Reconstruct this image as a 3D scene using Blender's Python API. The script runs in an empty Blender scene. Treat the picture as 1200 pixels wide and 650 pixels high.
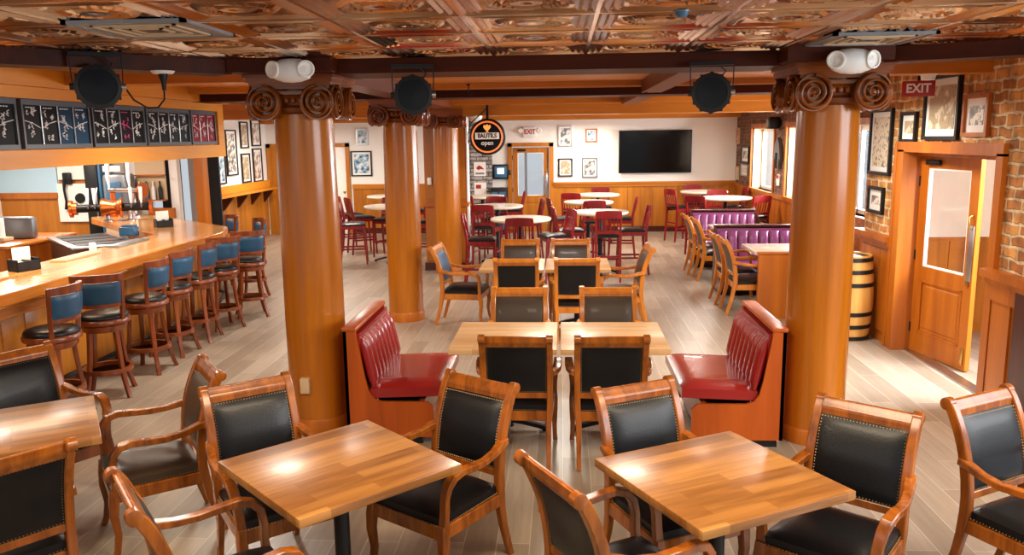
import bpy, bmesh, math, random
from mathutils import Vector, Matrix
random.seed(7)
PI = math.pi
S = bpy.context.scene
C = S.collection

# ------------------------------------------------------------------ camera, world, lights, exposure
H_EYE = 2.25
def make_camera():
    yaw, pitch, roll = math.radians(3.59), math.radians(9.9), math.radians(-0.8)
    f = Vector((-math.sin(yaw)*math.cos(pitch), math.cos(yaw)*math.cos(pitch), -math.sin(pitch)))
    r = Vector((math.cos(yaw), math.sin(yaw), 0)); u = r.cross(f)
    r2 = r*math.cos(roll) + u*math.sin(roll); u2 = -r*math.sin(roll) + u*math.cos(roll)
    cd = bpy.data.cameras.new('camera'); cd.sensor_width = 36.0; cd.lens = 950.0/1200.0*36.0
    cd.clip_start = 0.05; cd.clip_end = 200
    o = bpy.data.objects.new('camera', cd); C.objects.link(o)
    m = Matrix((r2, u2, -f)).transposed().to_4x4(); m.translation = Vector((0, 0, H_EYE))
    o.matrix_world = m; S.camera = o
make_camera()

W = bpy.data.worlds.new('world'); S.world = W; W.use_nodes = True
bg = W.node_tree.nodes['Background']; bg.inputs[0].default_value = (0.86, 0.93, 1.0, 1); bg.inputs[1].default_value = 0.55

def area(name, loc, target, sx, sy, power, col=(1, 1, 1), spread=180):
    d = bpy.data.lights.new(name, 'AREA'); d.shape = 'RECTANGLE'; d.size = sx; d.size_y = sy
    d.energy = power; d.color = col; d.spread = math.radians(spread)
    o = bpy.data.objects.new(name, d); C.objects.link(o); o.location = loc
    o.rotation_euler = (Vector(target)-Vector(loc)).to_track_quat('-Z', 'Y').to_euler()
    return o
DAY = (0.97, 0.98, 1.0); WARM = (1.0, 0.80, 0.55)
area('daylight_window_far', (4.75, 16.65, 1.9), (0, 16.0, 0.4), 1.8, 1.3, 260, DAY)
area('daylight_window_middle', (4.75, 13.9, 1.9), (0, 13.2, 0.4), 2.0, 1.3, 280, DAY)
area('daylight_window_near', (4.75, 11.6, 1.9), (0, 10.6, 0.4), 1.8, 1.3, 260, DAY)
area('daylight_vestibule', (4.7, 6.6, 2.5), (2.3, 6.9, 0.0), 1.2, 1.2, 160, (0.85, 0.93, 1.0), 110)
area('daylight_front_right', (5.6, 2.4, 2.7), (0.0, 4.6, 0.5), 4.0, 2.4, 300, DAY)
area('fill_front_left', (-6.0, -2.0, 2.8), (0.0, 6.0, 0.6), 4.5, 2.6, 45, (1, 0.96, 0.9))  # added weak fill from behind left of the camera, no window there
for x, y, w in ((-2.6, 2.6, 60), (0.0, 2.8, 64), (2.4, 2.6, 60), (3.0, 4.2, 26)):
    area('fill_front', (x, y, 2.66), (x, y, 0), 0.9, 0.9, w, WARM)  # added lamps brightening the front tables and near right wall, no fittings
for x, y in ((-3.2, 7.6), (0.0, 7.5), (2.5, 8.0), (-3.2, 11.6), (0.0, 11.4), (-0.2, 15.6), (2.6, 15.6), (-4.4, 15.6), (-6.9, 11.2), (-6.0, 7.5), (-5.6, 17.2), (0.6, 18.0), (-8.3, 11.8)):
    area('fill_dining', (x, y, 2.50), (x, y, 0), 0.5, 0.5, 52, (1.0, 0.93, 0.82))  # added fill lamps for the rear room and bar back, no fittings
for y in (5.0, 7.0, 9.0):
    area('fill_bar', (-4.85, y, 2.02), (-4.9, y, 0), 0.15, 0.8, 16, WARM)  # lamps added under the soffit to brighten the bar top

S.view_settings.view_transform = 'Standard'; S.view_settings.look = 'None'
S.view_settings.exposure = 0.25; S.view_settings.gamma = 1.0
S.view_settings.use_curve_mapping = False

# ------------------------------------------------------------------ materials
def lin(c):
    return tuple(((v/255.0)/12.92 if v/255.0 <= 0.04045 else ((v/255.0+0.055)/1.055)**2.4) for v in c) + (1.0,)
def new_mat(name):
    m = bpy.data.materials.new(name); m.use_nodes = True
    nt = m.node_tree; p = nt.nodes['Principled BSDF']
    return m, nt, p
def plain(name, col, rough=0.5, metal=0.0, coat=0.0, noise=0.0, bump=0.0, scale=30, spec=0.5):
    m, nt, p = new_mat(name); p.inputs['Specular IOR Level'].default_value = spec
    p.inputs['Base Color'].default_value = lin(col); p.inputs['Roughness'].default_value = rough
    p.inputs['Metallic'].default_value = metal; p.inputs['Coat Weight'].default_value = coat
    if noise or bump:
        tc = nt.nodes.new('ShaderNodeTexCoord'); n = nt.nodes.new('ShaderNodeTexNoise')
        n.inputs['Scale'].default_value = scale; n.inputs['Detail'].default_value = 4
        nt.links.new(tc.outputs['Object'], n.inputs['Vector'])
        if noise:
            r = nt.nodes.new('ShaderNodeValToRGB'); c = lin(col)
            r.color_ramp.elements[0].color = tuple(v*(1-noise) for v in c[:3])+(1,)
            r.color_ramp.elements[1].color = tuple(min(1, v*(1+noise)) for v in c[:3])+(1,)
            nt.links.new(n.outputs['Fac'], r.inputs['Fac']); nt.links.new(r.outputs['Color'], p.inputs['Base Color'])
        if bump:
            b = nt.nodes.new('ShaderNodeBump'); b.inputs['Strength'].default_value = bump; b.inputs['Distance'].default_value = 0.004
            nt.links.new(n.outputs['Fac'], b.inputs['Height']); nt.links.new(b.outputs['Normal'], p.inputs['Normal'])
    return m
def wood(name, light, dark, axis='Z', scale=5.0, rough=0.32, coat=0.35, stretch=9.0, spec=0.35):
    m, nt, p = new_mat(name); p.inputs['Specular IOR Level'].default_value = spec
    tc = nt.nodes.new('ShaderNodeTexCoord'); mp = nt.nodes.new('ShaderNodeMapping')
    s = [1.0, 1.0, 1.0]; s['XYZ'.index(axis)] = 1.0/stretch
    mp.inputs['Scale'].default_value = s
    n = nt.nodes.new('ShaderNodeTexNoise'); n.inputs['Scale'].default_value = scale
    n.inputs['Detail'].default_value = 7; n.inputs['Roughness'].default_value = 0.6; n.inputs['Distortion'].default_value = 0.6
    r = nt.nodes.new('ShaderNodeValToRGB')
    r.color_ramp.elements[0].position = 0.30; r.color_ramp.elements[1].position = 0.68
    r.color_ramp.elements[0].color = lin(dark); r.color_ramp.elements[1].color = lin(light)
    nt.links.new(tc.outputs['Object'], mp.inputs['Vector']); nt.links.new(mp.outputs['Vector'], n.inputs['Vector'])
    nt.links.new(n.outputs['Fac'], r.inputs['Fac']); nt.links.new(r.outputs['Color'], p.inputs['Base Color'])
    p.inputs['Roughness'].default_value = rough; p.inputs['Coat Weight'].default_value = coat; p.inputs['Coat Roughness'].default_value = 0.15
    return m
def planks(name, cols, mortar, bw, bh, rot, rough=0.4, coat=0.1, mort=0.004, grain=0.25, offset=0.37, bump=0.15):
    """boards drawn with the brick texture (bw long, bh wide) plus stretched grain"""
    m, nt, p = new_mat(name); L = nt.links.new
    tc = nt.nodes.new('ShaderNodeTexCoord'); mp = nt.nodes.new('ShaderNodeMapping'); mp.inputs['Rotation'].default_value = rot
    b = nt.nodes.new('ShaderNodeTexBrick'); b.offset = offset; b.inputs['Scale'].default_value = 1.0
    b.inputs['Brick Width'].default_value = bw; b.inputs['Row Height'].default_value = bh
    b.inputs['Mortar Size'].default_value = mort; b.inputs['Mortar Smooth'].default_value = 0.1; b.inputs['Bias'].default_value = 0.0
    b.inputs['Color1'].default_value = lin(cols[0]); b.inputs['Color2'].default_value = lin(cols[1]); b.inputs['Mortar'].default_value = lin(mortar)
    mp2 = nt.nodes.new('ShaderNodeMapping'); mp2.inputs['Scale'].default_value = (1.2, 14, 14)
    n = nt.nodes.new('ShaderNodeTexNoise'); n.inputs['Scale'].default_value = 2.0; n.inputs['Detail'].default_value = 6; n.inputs['Distortion'].default_value = 0.5
    mix = nt.nodes.new('ShaderNodeMix'); mix.data_type = 'RGBA'; mix.blend_type = 'MULTIPLY'; mix.inputs[0].default_value = 1.0
    r = nt.nodes.new('ShaderNodeValToRGB'); r.color_ramp.elements[0].position = 0.3; r.color_ramp.elements[1].position = 0.7
    r.color_ramp.elements[0].color = (1-grain, 1-grain*1.1, 1-grain*1.2, 1); r.color_ramp.elements[1].color = (1, 1, 1, 1)
    L(tc.outputs['Object'], mp.inputs['Vector']); L(mp.outputs['Vector'], b.inputs['Vector']); L(mp.outputs['Vector'], mp2.inputs['Vector'])
    L(mp2.outputs['Vector'], n.inputs['Vector']); L(n.outputs['Fac'], r.inputs['Fac'])
    L(b.outputs['Color'], mix.inputs[6]); L(r.outputs['Color'], mix.inputs[7]); L(mix.outputs[2], p.inputs['Base Color'])
    bp = nt.nodes.new('ShaderNodeBump'); bp.invert = True; bp.inputs['Strength'].default_value = bump; bp.inputs['Distance'].default_value = 0.003
    L(b.outputs['Fac'], bp.inputs['Height']); L(bp.outputs['Normal'], p.inputs['Normal'])
    p.inputs['Roughness'].default_value = rough; p.inputs['Coat Weight'].default_value = coat; p.inputs['Coat Roughness'].default_value = 0.2
    return m
def bricks(name, c1, c2, c3, mortar, bw, bh, axis, rough=0.85, mort=0.012, jitter=0.03):
    m, nt, p = new_mat(name); L = nt.links.new
    tc = nt.nodes.new('ShaderNodeTexCoord'); sp = nt.nodes.new('ShaderNodeSeparateXYZ'); cb = nt.nodes.new('ShaderNodeCombineXYZ')
    L(tc.outputs['Object'], sp.inputs[0]); L(sp.outputs['X' if axis == 'X' else 'Y'], cb.inputs[0]); L(sp.outputs['Z'], cb.inputs[1])
    nw = nt.nodes.new('ShaderNodeTexNoise'); nw.inputs['Scale'].default_value = 9; L(tc.outputs['Object'], nw.inputs['Vector'])
    va = nt.nodes.new('ShaderNodeVectorMath'); va.operation = 'MULTIPLY_ADD'
    L(nw.outputs['Color'], va.inputs[0]); va.inputs[1].default_value = (jitter,)*3; L(cb.outputs[0], va.inputs[2])
    b = nt.nodes.new('ShaderNodeTexBrick'); b.inputs['Scale'].default_value = 1.0; b.inputs['Brick Width'].default_value = bw; b.inputs['Row Height'].default_value = bh
    b.inputs['Mortar Size'].default_value = mort; b.inputs['Mortar Smooth'].default_value = 0.35
    b.inputs['Color1'].default_value = lin(c1); b.inputs['Color2'].default_value = lin(c2); b.inputs['Mortar'].default_value = lin(mortar)
    L(va.outputs[0], b.inputs['Vector'])
    n = nt.nodes.new('ShaderNodeTexNoise'); n.inputs['Scale'].default_value = 7; n.inputs['Detail'].default_value = 5; L(tc.outputs['Object'], n.inputs['Vector'])
    r = nt.nodes.new('ShaderNodeValToRGB'); r.color_ramp.elements[0].position = 0.36; r.color_ramp.elements[1].position = 0.6
    r.color_ramp.elements[0].color = lin(c3); r.color_ramp.elements[1].color = (1, 1, 1, 1)
    mix = nt.nodes.new('ShaderNodeMix'); mix.data_type = 'RGBA'; mix.blend_type = 'MULTIPLY'; mix.inputs[0].default_value = 0.6
    L(n.outputs['Fac'], r.inputs['Fac']); L(b.outputs['Color'], mix.inputs[6]); L(r.outputs['Color'], mix.inputs[7]); L(mix.outputs[2], p.inputs['Base Color'])
    ad = nt.nodes.new('ShaderNodeMath'); ad.operation = 'MULTIPLY_ADD'; L(n.outputs['Fac'], ad.inputs[0]); ad.inputs[1].default_value = 0.25
    iv = nt.nodes.new('ShaderNodeMath'); iv.operation = 'SUBTRACT'; iv.inputs[0].default_value = 1.0; L(b.outputs['Fac'], iv.inputs[1]); L(iv.outputs[0], ad.inputs[2])
    bp = nt.nodes.new('ShaderNodeBump'); bp.inputs['Strength'].default_value = 0.9; bp.inputs['Distance'].default_value = 0.02
    L(ad.outputs[0], bp.inputs['Height']); L(bp.outputs['Normal'], p.inputs['Normal']); p.inputs['Roughness'].default_value = rough
    return m
def glass(name, tint=(1, 1, 1), rough=0.0, mixv=0.85):
    m, nt, p = new_mat(name); L = nt.links.new
    t = nt.nodes.new('ShaderNodeBsdfTransparent'); t.inputs[0].default_value = tint + (1,)
    g = nt.nodes.new('ShaderNodeBsdfGlossy'); g.inputs['Roughness'].default_value = 0.05
    mx = nt.nodes.new('ShaderNodeMixShader'); mx.inputs[0].default_value = 0.06
    L(t.outputs[0], mx.inputs[1]); L(g.outputs[0], mx.inputs[2])
    L(mx.outputs[0], nt.nodes['Material Output'].inputs['Surface'])
    return m
def emit(name, col, strength):
    m, nt, p = new_mat(name)
    p.inputs['Base Color'].default_value = lin(col); p.inputs['Emission Color'].default_value = lin(col); p.inputs['Emission Strength'].default_value = strength
    return m
def printed(name, paper, inks, scale=14, thr=0.55):
    """a print: pale paper with noisy blots of a few inks"""
    m, nt, p = new_mat(name); L = nt.links.new
    tc = nt.nodes.new('ShaderNodeTexCoord'); n = nt.nodes.new('ShaderNodeTexNoise'); n.inputs['Scale'].default_value = scale; n.inputs['Detail'].default_value = 3
    r = nt.nodes.new('ShaderNodeValToRGB'); r.color_ramp.interpolation = 'CONSTANT'
    e = r.color_ramp.elements; e[0].position = 0.0; e[0].color = lin(inks[0]); e[1].position = thr; e[1].color = lin(paper)
    k = 0.36
    for c in inks[1:]:
        x = e.new(k); x.color = lin(c); k += 0.07
    L(tc.outputs['Object'], n.inputs['Vector']); L(n.outputs['Fac'], r.inputs['Fac']); L(r.outputs['Color'], p.inputs['Base Color'])
    p.inputs['Roughness'].default_value = 0.35
    return m

M = dict(
    column=wood('column_wood', (196, 116, 26), (134, 70, 11), 'Z', 3.0, 0.24, 0.2, 16),
    capital=wood('capital_wood', (148, 76, 20), (92, 40, 9), 'X', 6.0, 0.28, 0.2),
    beam=wood('beam_wood', (78, 30, 8), (46, 15, 4), 'X', 4.0, 0.5, 0.0, 14, 0.15),
    beamlong=wood('beam_wood_lengthwise', (120, 56, 18), (84, 36, 10), 'Y', 4.0, 0.4, 0.1, 14),
    honeyx=wood('honey_board', (208, 130, 36), (166, 94, 20), 'X', 3.0, 0.42, 0.1, 12),
    honeyy=wood('honey_board_lengthwise', (228, 152, 42), (198, 120, 26), 'Y', 3.0, 0.42, 0.1, 12),
    honeyz=wood('honey_panel', (198, 124, 36), (148, 84, 18), 'Z', 4.0, 0.4, 0.12, 12),
    panel=wood('door_panel_wood', (196, 112, 28), (150, 74, 12), 'Z', 4.0, 0.4, 0.1, 12),
    darkpanel=wood('dark_panel_wood', (84, 30, 14), (52, 16, 8), 'Z', 4.0, 0.36, 0.2, 12),
    chair=wood('chair_wood', (166, 92, 27), (96, 47, 11), 'Z', 12.0, 0.26, 0.25, 5),
    chairpale=wood('pale_chair_wood', (206, 126, 42), (168, 92, 24), 'Z', 12.0, 0.28, 0.3, 5),
    stool=wood('stool_wood', (138, 66, 26), (84, 34, 12), 'Z', 12.0, 0.28, 0.35, 5),
    red=wood('red_chair_wood', (146, 26, 30), (94, 10, 16), 'Z', 14.0, 0.3, 0.35, 5),
    booth=wood('booth_wood', (180, 84, 20), (140, 56, 10), 'Z', 4.0, 0.36, 0.15, 9),
    leather=plain('black_leather', (11, 12, 16), 0.36, 0, 0.04, 0, 0.25, 160, 0.32),
    leatherlit=plain('warm_lit_leather', (64, 50, 38), 0.4, 0, 0.05, 0, 0.25, 160, 0.4),  # the black leather again, warm light put into its colour
    leatherblue=plain('blue_leather', (26, 68, 98), 0.42, 0, 0.1, 0, 0.2, 160, 0.4),
    vinyl=plain('red_vinyl', (140, 26, 24), 0.26, 0, 0.3, 0, 0.1, 60),
    vinylpurple=plain('purple_vinyl', (126, 58, 106), 0.3, 0, 0.3, 0, 0.1, 60),
    nail=plain('brass_nails', (132, 112, 82), 0.45, 0.7),
    black=plain('black_metal', (18, 18, 20), 0.45, 0.3),
    blackgloss=plain('black_gloss', (5, 5, 6), 0.12, 0, 0.0, spec=.25),
    steel=plain('steel', (190, 190, 192), 0.28, 1.0),
    brass=plain('brass', (206, 170, 96), 0.3, 1.0),
    copper=plain('copper', (214, 116, 56), 0.28, 0.85),
    white=plain('white_plastic', (236, 236, 232), 0.4),
    cream=plain('cream_paint', (240, 237, 230), 0.7, 0, 0, 0.02, 0.05, 40),
    paper=plain('white_card', (246, 244, 238), 0.7),
    frame=plain('dark_grey_frame', (72, 76, 82), .5, .2),
    tan=plain('tan_panel', (206, 178, 140), 0.6),
    blueglow=plain('pale_blue_pane', (182, 216, 234), 0.5),
    bluecloth=plain('blue_plastic', (58, 104, 140), 0.35),
    grey=plain('grey_metal', (128, 132, 136), 0.4, 0.5),
    darkmat=plain('dark_interior', (26, 24, 24), 0.7),
    snow=plain('snow', (240, 244, 250), 0.9),
    redplastic=plain('red_plastic', (170, 36, 30), 0.4),
    glass=glass('clear_glass'),
    floor=planks('floor_planks', ((174, 158, 140), (144, 128, 110)), (200, 188, 172), 1.25, 0.185, (0, 0, PI/2), 0.34, 0.12, 0.0025, 0.2, 0.37, 0.05),
    butcher=planks('butcher_block', ((192, 136, 72), (142, 90, 40)), (128, 80, 36), 0.62, 0.075, (0, 0, 0), 0.33, 0.25, 0.0006, 0.42, 0.43, 0.0),
    butcherpale=planks('pale_butcher_block', ((226, 184, 130), (206, 158, 104)), (184, 138, 88), 0.5, 0.06, (0, 0, 0), 0.36, 0.2, 0.0006, 0.2, 0.43, 0.0),
    butcherwhite=plain('pale_tabletop', (226, 212, 190), 0.25, 0, 0.3, 0.06, 0, 8),
    bar=wood('bar_top_wood', (228, 174, 104), (190, 122, 56), 'Y', 5.0, 0.2, 0.5, 6),
    barred=wood('bar_edge_wood', (214, 132, 48), (172, 90, 28), 'Y', 5.0, 0.25, 0.5, 8),
    bricknear=bricks('rustic_orange_brick', (238, 172, 92), (192, 122, 60), (104, 72, 52), (240, 216, 170), 0.215, 0.092, 'Y', 0.85, 0.015, 0.06),
    brickfar=bricks('rustic_brown_brick', (140, 96, 70), (110, 72, 52), (90, 60, 46), (140, 116, 98), 0.21, 0.072, 'Y', 0.85, 0.012, 0.03),
    brickgrey=bricks('whitewashed_brick', (196, 190, 184), (168, 160, 154), (110, 104, 100), (92, 88, 84), 0.28, 0.09, 'X', 0.85, 0.012, 0.03),
    barrel=wood('barrel_oak', (226, 172, 92), (194, 132, 58), 'Z', 8.0, 0.4, 0.15, 10),
)
def tin_mat():
    m, nt, p = new_mat('bronze_tin'); L = nt.links.new
    tc = nt.nodes.new('ShaderNodeTexCoord'); n = nt.nodes.new('ShaderNodeTexNoise'); n.inputs['Scale'].default_value = 1.1; n.inputs['Detail'].default_value = 3
    r = nt.nodes.new('ShaderNodeValToRGB'); r.color_ramp.elements[0].position = 0.35; r.color_ramp.elements[1].position = 0.65
    r.color_ramp.elements[0].color = lin((156, 112, 78)); r.color_ramp.elements[1].color = lin((222, 198, 174))
    L(tc.outputs['Object'], n.inputs['Vector']); L(n.outputs['Fac'], r.inputs['Fac']); L(r.outputs['Color'], p.inputs['Base Color'])
    p.inputs['Metallic'].default_value = 1.0; p.inputs['Roughness'].default_value = 0.16
    return m
M['tin'] = tin_mat()

# ------------------------------------------------------------------ mesh builder
class MB:
    def __init__(self): self.v = []; self.f = []
    def add(self, v, f):
        o = len(self.v); self.v += [tuple(p) for p in v]; self.f += [tuple(i+o for i in q) for q in f]; return self
    def box(self, cx, cy, cz, sx, sy, sz, rz=0.0):
        c, s = math.cos(rz), math.sin(rz); v = []
        for z in (-.5, .5):
            for x, y in ((-.5, -.5), (.5, -.5), (.5, .5), (-.5, .5)):
                X, Y = x*sx, y*sy; v.append((cx+X*c-Y*s, cy+X*s+Y*c, cz+z*sz))
        return self.add(v, [(3, 2, 1, 0), (4, 5, 6, 7), (0, 1, 5, 4), (1, 2, 6, 5), (2, 3, 7, 6), (3, 0, 4, 7)])
    def span(self, x0, x1, y0, y1, z0, z1): return self.box((x0+x1)/2, (y0+y1)/2, (z0+z1)/2, abs(x1-x0), abs(y1-y0), abs(z1-z0))
    def rbox(self, cx, cy, cz, sx, sy, sz, r=0.01, rz=0.0):
        """box with chamfered edges"""
        bm = bmesh.new(); bmesh.ops.create_cube(bm, size=1.0); bmesh.ops.scale(bm, vec=(sx, sy, sz), verts=bm.verts)
        bmesh.ops.bevel(bm, geom=bm.edges[:], offset=min(r, .45*min(sx, sy, sz)), segments=2, affect='EDGES', profile=0.5)
        bmesh.ops.rotate(bm, cent=(0, 0, 0), matrix=Matrix.Rotation(rz, 3, 'Z'), verts=bm.verts)
        bm.verts.ensure_lookup_table(); bm.verts.index_update()
        self.add([(v.co.x+cx, v.co.y+cy, v.co.z+cz) for v in bm.verts], [[v.index for v in f.verts] for f in bm.faces]); bm.free(); return self
    def loft(self, rings, close=True, cap=True):
        n = len(rings[0]); v = [p for r in rings for p in r]; f = []
        for i in range(len(rings)-1):
            for j in range(n if close else n-1):
                k = (j+1) % n; f.append((i*n+j, i*n+k, (i+1)*n+k, (i+1)*n+j))
        if cap: f.append(tuple(range(n-1, -1, -1))); f.append(tuple((len(rings)-1)*n+j for j in range(n)))
        return self.add(v, f)
    def sweep(self, path, w, t, side=(1, 0, 0), scale=None, ch=0.25):
        """rectangular bar (chamfered) along path: w along side, t across it"""
        P = [Vector(p) for p in path]; sd0 = Vector(side); rings = []
        for i, p in enumerate(P):
            tg = (P[min(i+1, len(P)-1)]-P[max(i-1, 0)]).normalized()
            nn = tg.cross(sd0)
            if nn.length < 1e-4: nn = Vector((0, 0, 1))
            nn.normalize(); sd = nn.cross(tg).normalized(); s = scale[i] if scale else 1.0
            a, b = w*s/2, t*s/2; c = ch*min(a, b)*2*0.5
            rings.append([p+sd*x+nn*y for x, y in ((-a+c, -b), (a-c, -b), (a, -b+c), (a, b-c), (a-c, b), (-a+c, b), (-a, b-c), (-a, -b+c))])
        return self.loft(rings)
    def tube(self, path, r, n=8, closed=False):
        P = [Vector(p) for p in path]; rings = []; up = Vector((0, 0, 1)); prev = None
        for i, p in enumerate(P):
            if closed: tg = (P[(i+1) % len(P)]-P[i-1]).normalized()
            else: tg = (P[min(i+1, len(P)-1)]-P[max(i-1, 0)]).normalized()
            a = tg.cross(up) if prev is None else prev - tg*prev.dot(tg)
            if a.length < 1e-4: a = tg.cross(Vector((1, 0, 0)))
            a.normalize(); b = tg.cross(a); prev = a; rr = r[i] if isinstance(r, (list, tuple)) else r
            rings.append([p+a*math.cos(2*PI*k/n)*rr+b*math.sin(2*PI*k/n)*rr for k in range(n)])
        if closed: rings.append(rings[0]); return self.loft(rings, cap=False)
        return self.loft(rings)
    def lathe(self, prof, n=24, c=(0, 0, 0), axis='Z'):
        rings = []
        for r, z in prof:
            ring = []
            for k in range(n):
                a = 2*PI*k/n; x, y = r*math.cos(a), r*math.sin(a)
                p = (x, y, z) if axis == 'Z' else ((x, -z, y) if axis == 'Y' else (z, x, y))
                ring.append((p[0]+c[0], p[1]+c[1], p[2]+c[2]))
            rings.append(ring)
        return self.loft(rings)
    def prism(self, poly, a0, a1, plane='YZ'):
        """polygon extruded between a0 and a1 along the axis left over by plane"""
        def P(u, v, a): return {'YZ': (a, u, v), 'XZ': (u, a, v), 'XY': (u, v, a)}[plane]
        n = len(poly); v = [P(u, w, a0) for u, w in poly]+[P(u, w, a1) for u, w in poly]
        f = [tuple(range(n-1, -1, -1)), tuple(range(n, 2*n))]+[(i, (i+1) % n, n+(i+1) % n, n+i) for i in range(n)]
        return self.add(v, f)
    def pad(self, fn, nu, nv, thick):
        """closed pad: fn(u,v)->(point, normal, puff) for u,v in [-1,1]"""
        F, B = [], []
        for j in range(nv+1):
            for i in range(nu+1):
                p, nrm, h = fn(-1+2*i/nu, -1+2*j/nv); p, nrm = Vector(p), Vector(nrm)
                F.append(p+nrm*(thick/2+h)); B.append(p-nrm*(thick/2+h))
        n = len(F); w = nu+1; f = []
        for j in range(nv):
            for i in range(nu):
                a = j*w+i; f.append((a, a+1, a+w+1, a+w)); f.append((n+a, n+a+w, n+a+w+1, n+a+1))
        edge = [i for i in range(w)]+[j*w+nu for j in range(1, nv+1)]+[nv*w+i for i in range(nu-1, -1, -1)]+[j*w for j in range(nv-1, 0, -1)]
        for k in range(len(edge)):
            a, b = edge[k], edge[(k+1) % len(edge)]; f.append((a, n+a, n+b, b))
        return self.add(F+B, f)
    def move(self, dx=0, dy=0, dz=0, rz=0.0):
        c, s = math.cos(rz), math.sin(rz); self.v = [(x*c-y*s+dx, x*s+y*c+dy, z+dz) for x, y, z in self.v]; return self
    def build(self, name, mat, parent=None, smooth=35, loc=None):
        me = bpy.data.meshes.new(name); me.from_pydata(self.v, [], self.f)
        bm = bmesh.new(); bm.from_mesh(me); bmesh.ops.recalc_face_normals(bm, faces=bm.faces); bm.to_mesh(me); bm.free()
        if smooth:
            me.polygons.foreach_set('use_smooth', [True]*len(me.polygons)); me.set_sharp_from_angle(angle=math.radians(smooth))
        me.materials.append(mat if not isinstance(mat, str) else M[mat])
        o = bpy.data.objects.new(name, me); C.objects.link(o)
        if parent is not None: o.parent = parent
        if loc: o.location = loc
        return o
def tag(o, label=None, cat=None, group=None, kind=None):
    for k, v in (('label', label), ('category', cat), ('group', group), ('kind', kind)):
        if v: o[k] = v
    return o
def struct(name, mb, mat, smooth=0, parent=None):
    o = mb.build(name, mat, parent, smooth)
    if parent is None: o['kind'] = 'structure'
    return o
def thing(name, label, cat, loc=(0, 0, 0), rz=0.0, group=None):
    o = bpy.data.objects.new(name, None); C.objects.link(o); o.location = loc; o.rotation_euler = (0, 0, rz)
    o.empty_display_size = 0.1
    return tag(o, label, cat, group)
def kids(o): return [c for c in bpy.data.objects if c.parent == o]
def dup(root, loc, rz=0.0, label=None, group=None, mats=None):
    """copy of a thing with copies of its parts and sub-parts"""
    r = root.copy(); C.objects.link(r); r.location = loc; r.rotation_euler = (0, 0, rz)
    if label: r['label'] = label
    if group: r['group'] = group
    def rec(src, dst):
        for ch in KIDS.get(src.name) or KIDS.setdefault(src.name, kids(src)):
            c = ch.copy(); C.objects.link(c); c.parent = dst
            if mats and ch.type == 'MESH' and ch.data.materials[0].name in mats:
                key = (ch.data.name, mats[ch.data.materials[0].name])
                if key not in REMAT:
                    d = ch.data.copy(); d.materials[0] = M[key[1]]; REMAT[key] = d
                c.data = REMAT[key]
            rec(ch, c)
    rec(root, r); return r
KIDS = {}; REMAT = {}
def text_mesh(body, size, extrude=0.002, align='CENTER'):
    cu = bpy.data.curves.new('lettering', 'FONT'); cu.body = body; cu.size = size; cu.extrude = extrude; cu.offset = size*(.03 if body.isupper() else .008); cu.align_x = align; cu.align_y = 'CENTER'
    o = bpy.data.objects.new('lettering', cu); C.objects.link(o); bpy.context.view_layer.update()
    me = bpy.data.meshes.new_from_object(o.evaluated_get(bpy.context.evaluated_depsgraph_get()))
    bpy.data.objects.remove(o); return me
def put_text(name, body, size, mat, parent, loc, rot, extrude=0.002, sx=1.0):
    me = text_mesh(body, size, extrude); me.materials.clear(); me.materials.append(M[mat])
    o = bpy.data.objects.new(name, me); C.objects.link(o); o.parent = parent; o.location = loc; o.rotation_euler = rot; o.scale = (sx, 1, 1); return o

# ------------------------------------------------------------------ the room
YB, XR, XL, XN = 19.09, 4.0, -7.0, 3.45      # back wall, right wall, far left wall, near right wall
ZC, ZT = 2.84, 2.80                          # timber ceiling, tin ceiling
struct('floor', MB().span(-9.7, XN+0.06, -2.2, YB+0.1, -0.1, 0).span(XN+0.06, 6.6, 5.2, YB+0.1, -0.1, 0), 'floor')

# tin ceiling: pressed square tiles with frames, a round medallion and beads (one relief surface)
def wing_left(x): return 5.58 + (x+2.25)*1.16      # y of the left slanting beam
def wing_right(x): return 5.58 - (x-2.1)*0.50      # y of the right slanting beam
def tin_ceiling():
    T = 0.61; x0 = 0.17-7*T; y0 = 5.62-12*T; N = 32; nx, ny = 14, 12
    def hgt(u, v):                                    # u,v in 0..1 inside a tile; relief downward in metres
        a = max(abs(u-.5), abs(v-.5))*2; r = math.hypot(u-.5, v-.5)*2
        if a > 0.93: h = 0.012
        elif a > 0.62: h = 0.005+0.006*(int((a-.62)/.062) % 2)
        else:
            h = 0.0
            if 0.46 < r < 0.54: h = 0.011
            elif 0.34 < r < 0.40: h = 0.008
            elif r < 0.24: h = 0.010*min(1, r/.08)
            elif r > 0.64: h = 0.007
        return h
    mb = MB(); w = nx*N+1; idx = {}
    H = [[hgt((i+.5)/N, (j+.5)/N) for i in range(N)] for j in range(N)]
    for j in range(ny*N+1):
        for i in range(w):
            x, y = x0+i*T/N, y0+j*T/N
            mb.v.append((x, y, ZT-1.5*H[j % N][i % N]))
    for j in range(ny*N):
        for i in range(w-1):
            x, y = x0+(i+.5)*T/N, y0+(j+.5)*T/N
            if y > wing_left(x)+0.02 or y > wing_right(x)+0.02 or y < -0.6: continue
            a = j*w+i; mb.f.append((a, a+1, a+w+1, a+w))
    me = bpy.data.meshes.new('ceiling_tin'); me.from_pydata(mb.v, [], mb.f); me.materials.append(M['tin'])
    o = bpy.data.objects.new('ceiling_tin', me); C.objects.link(o); o['kind'] = 'structure'
tin_ceiling()
b = MB()
y = -0.6
while y < YB:
    b.span(-4.5, XN+.7, y, y+0.595, ZC, ZC+0.05); b.span(-9.7, -4.5, y+0, y+0.595, ZC, ZC+0.05); y += 0.6
struct('ceiling', b.span(-9.7, 4.6, -0.6, YB+.1, ZC+0.012, ZC+0.07), 'honeyx')

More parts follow.
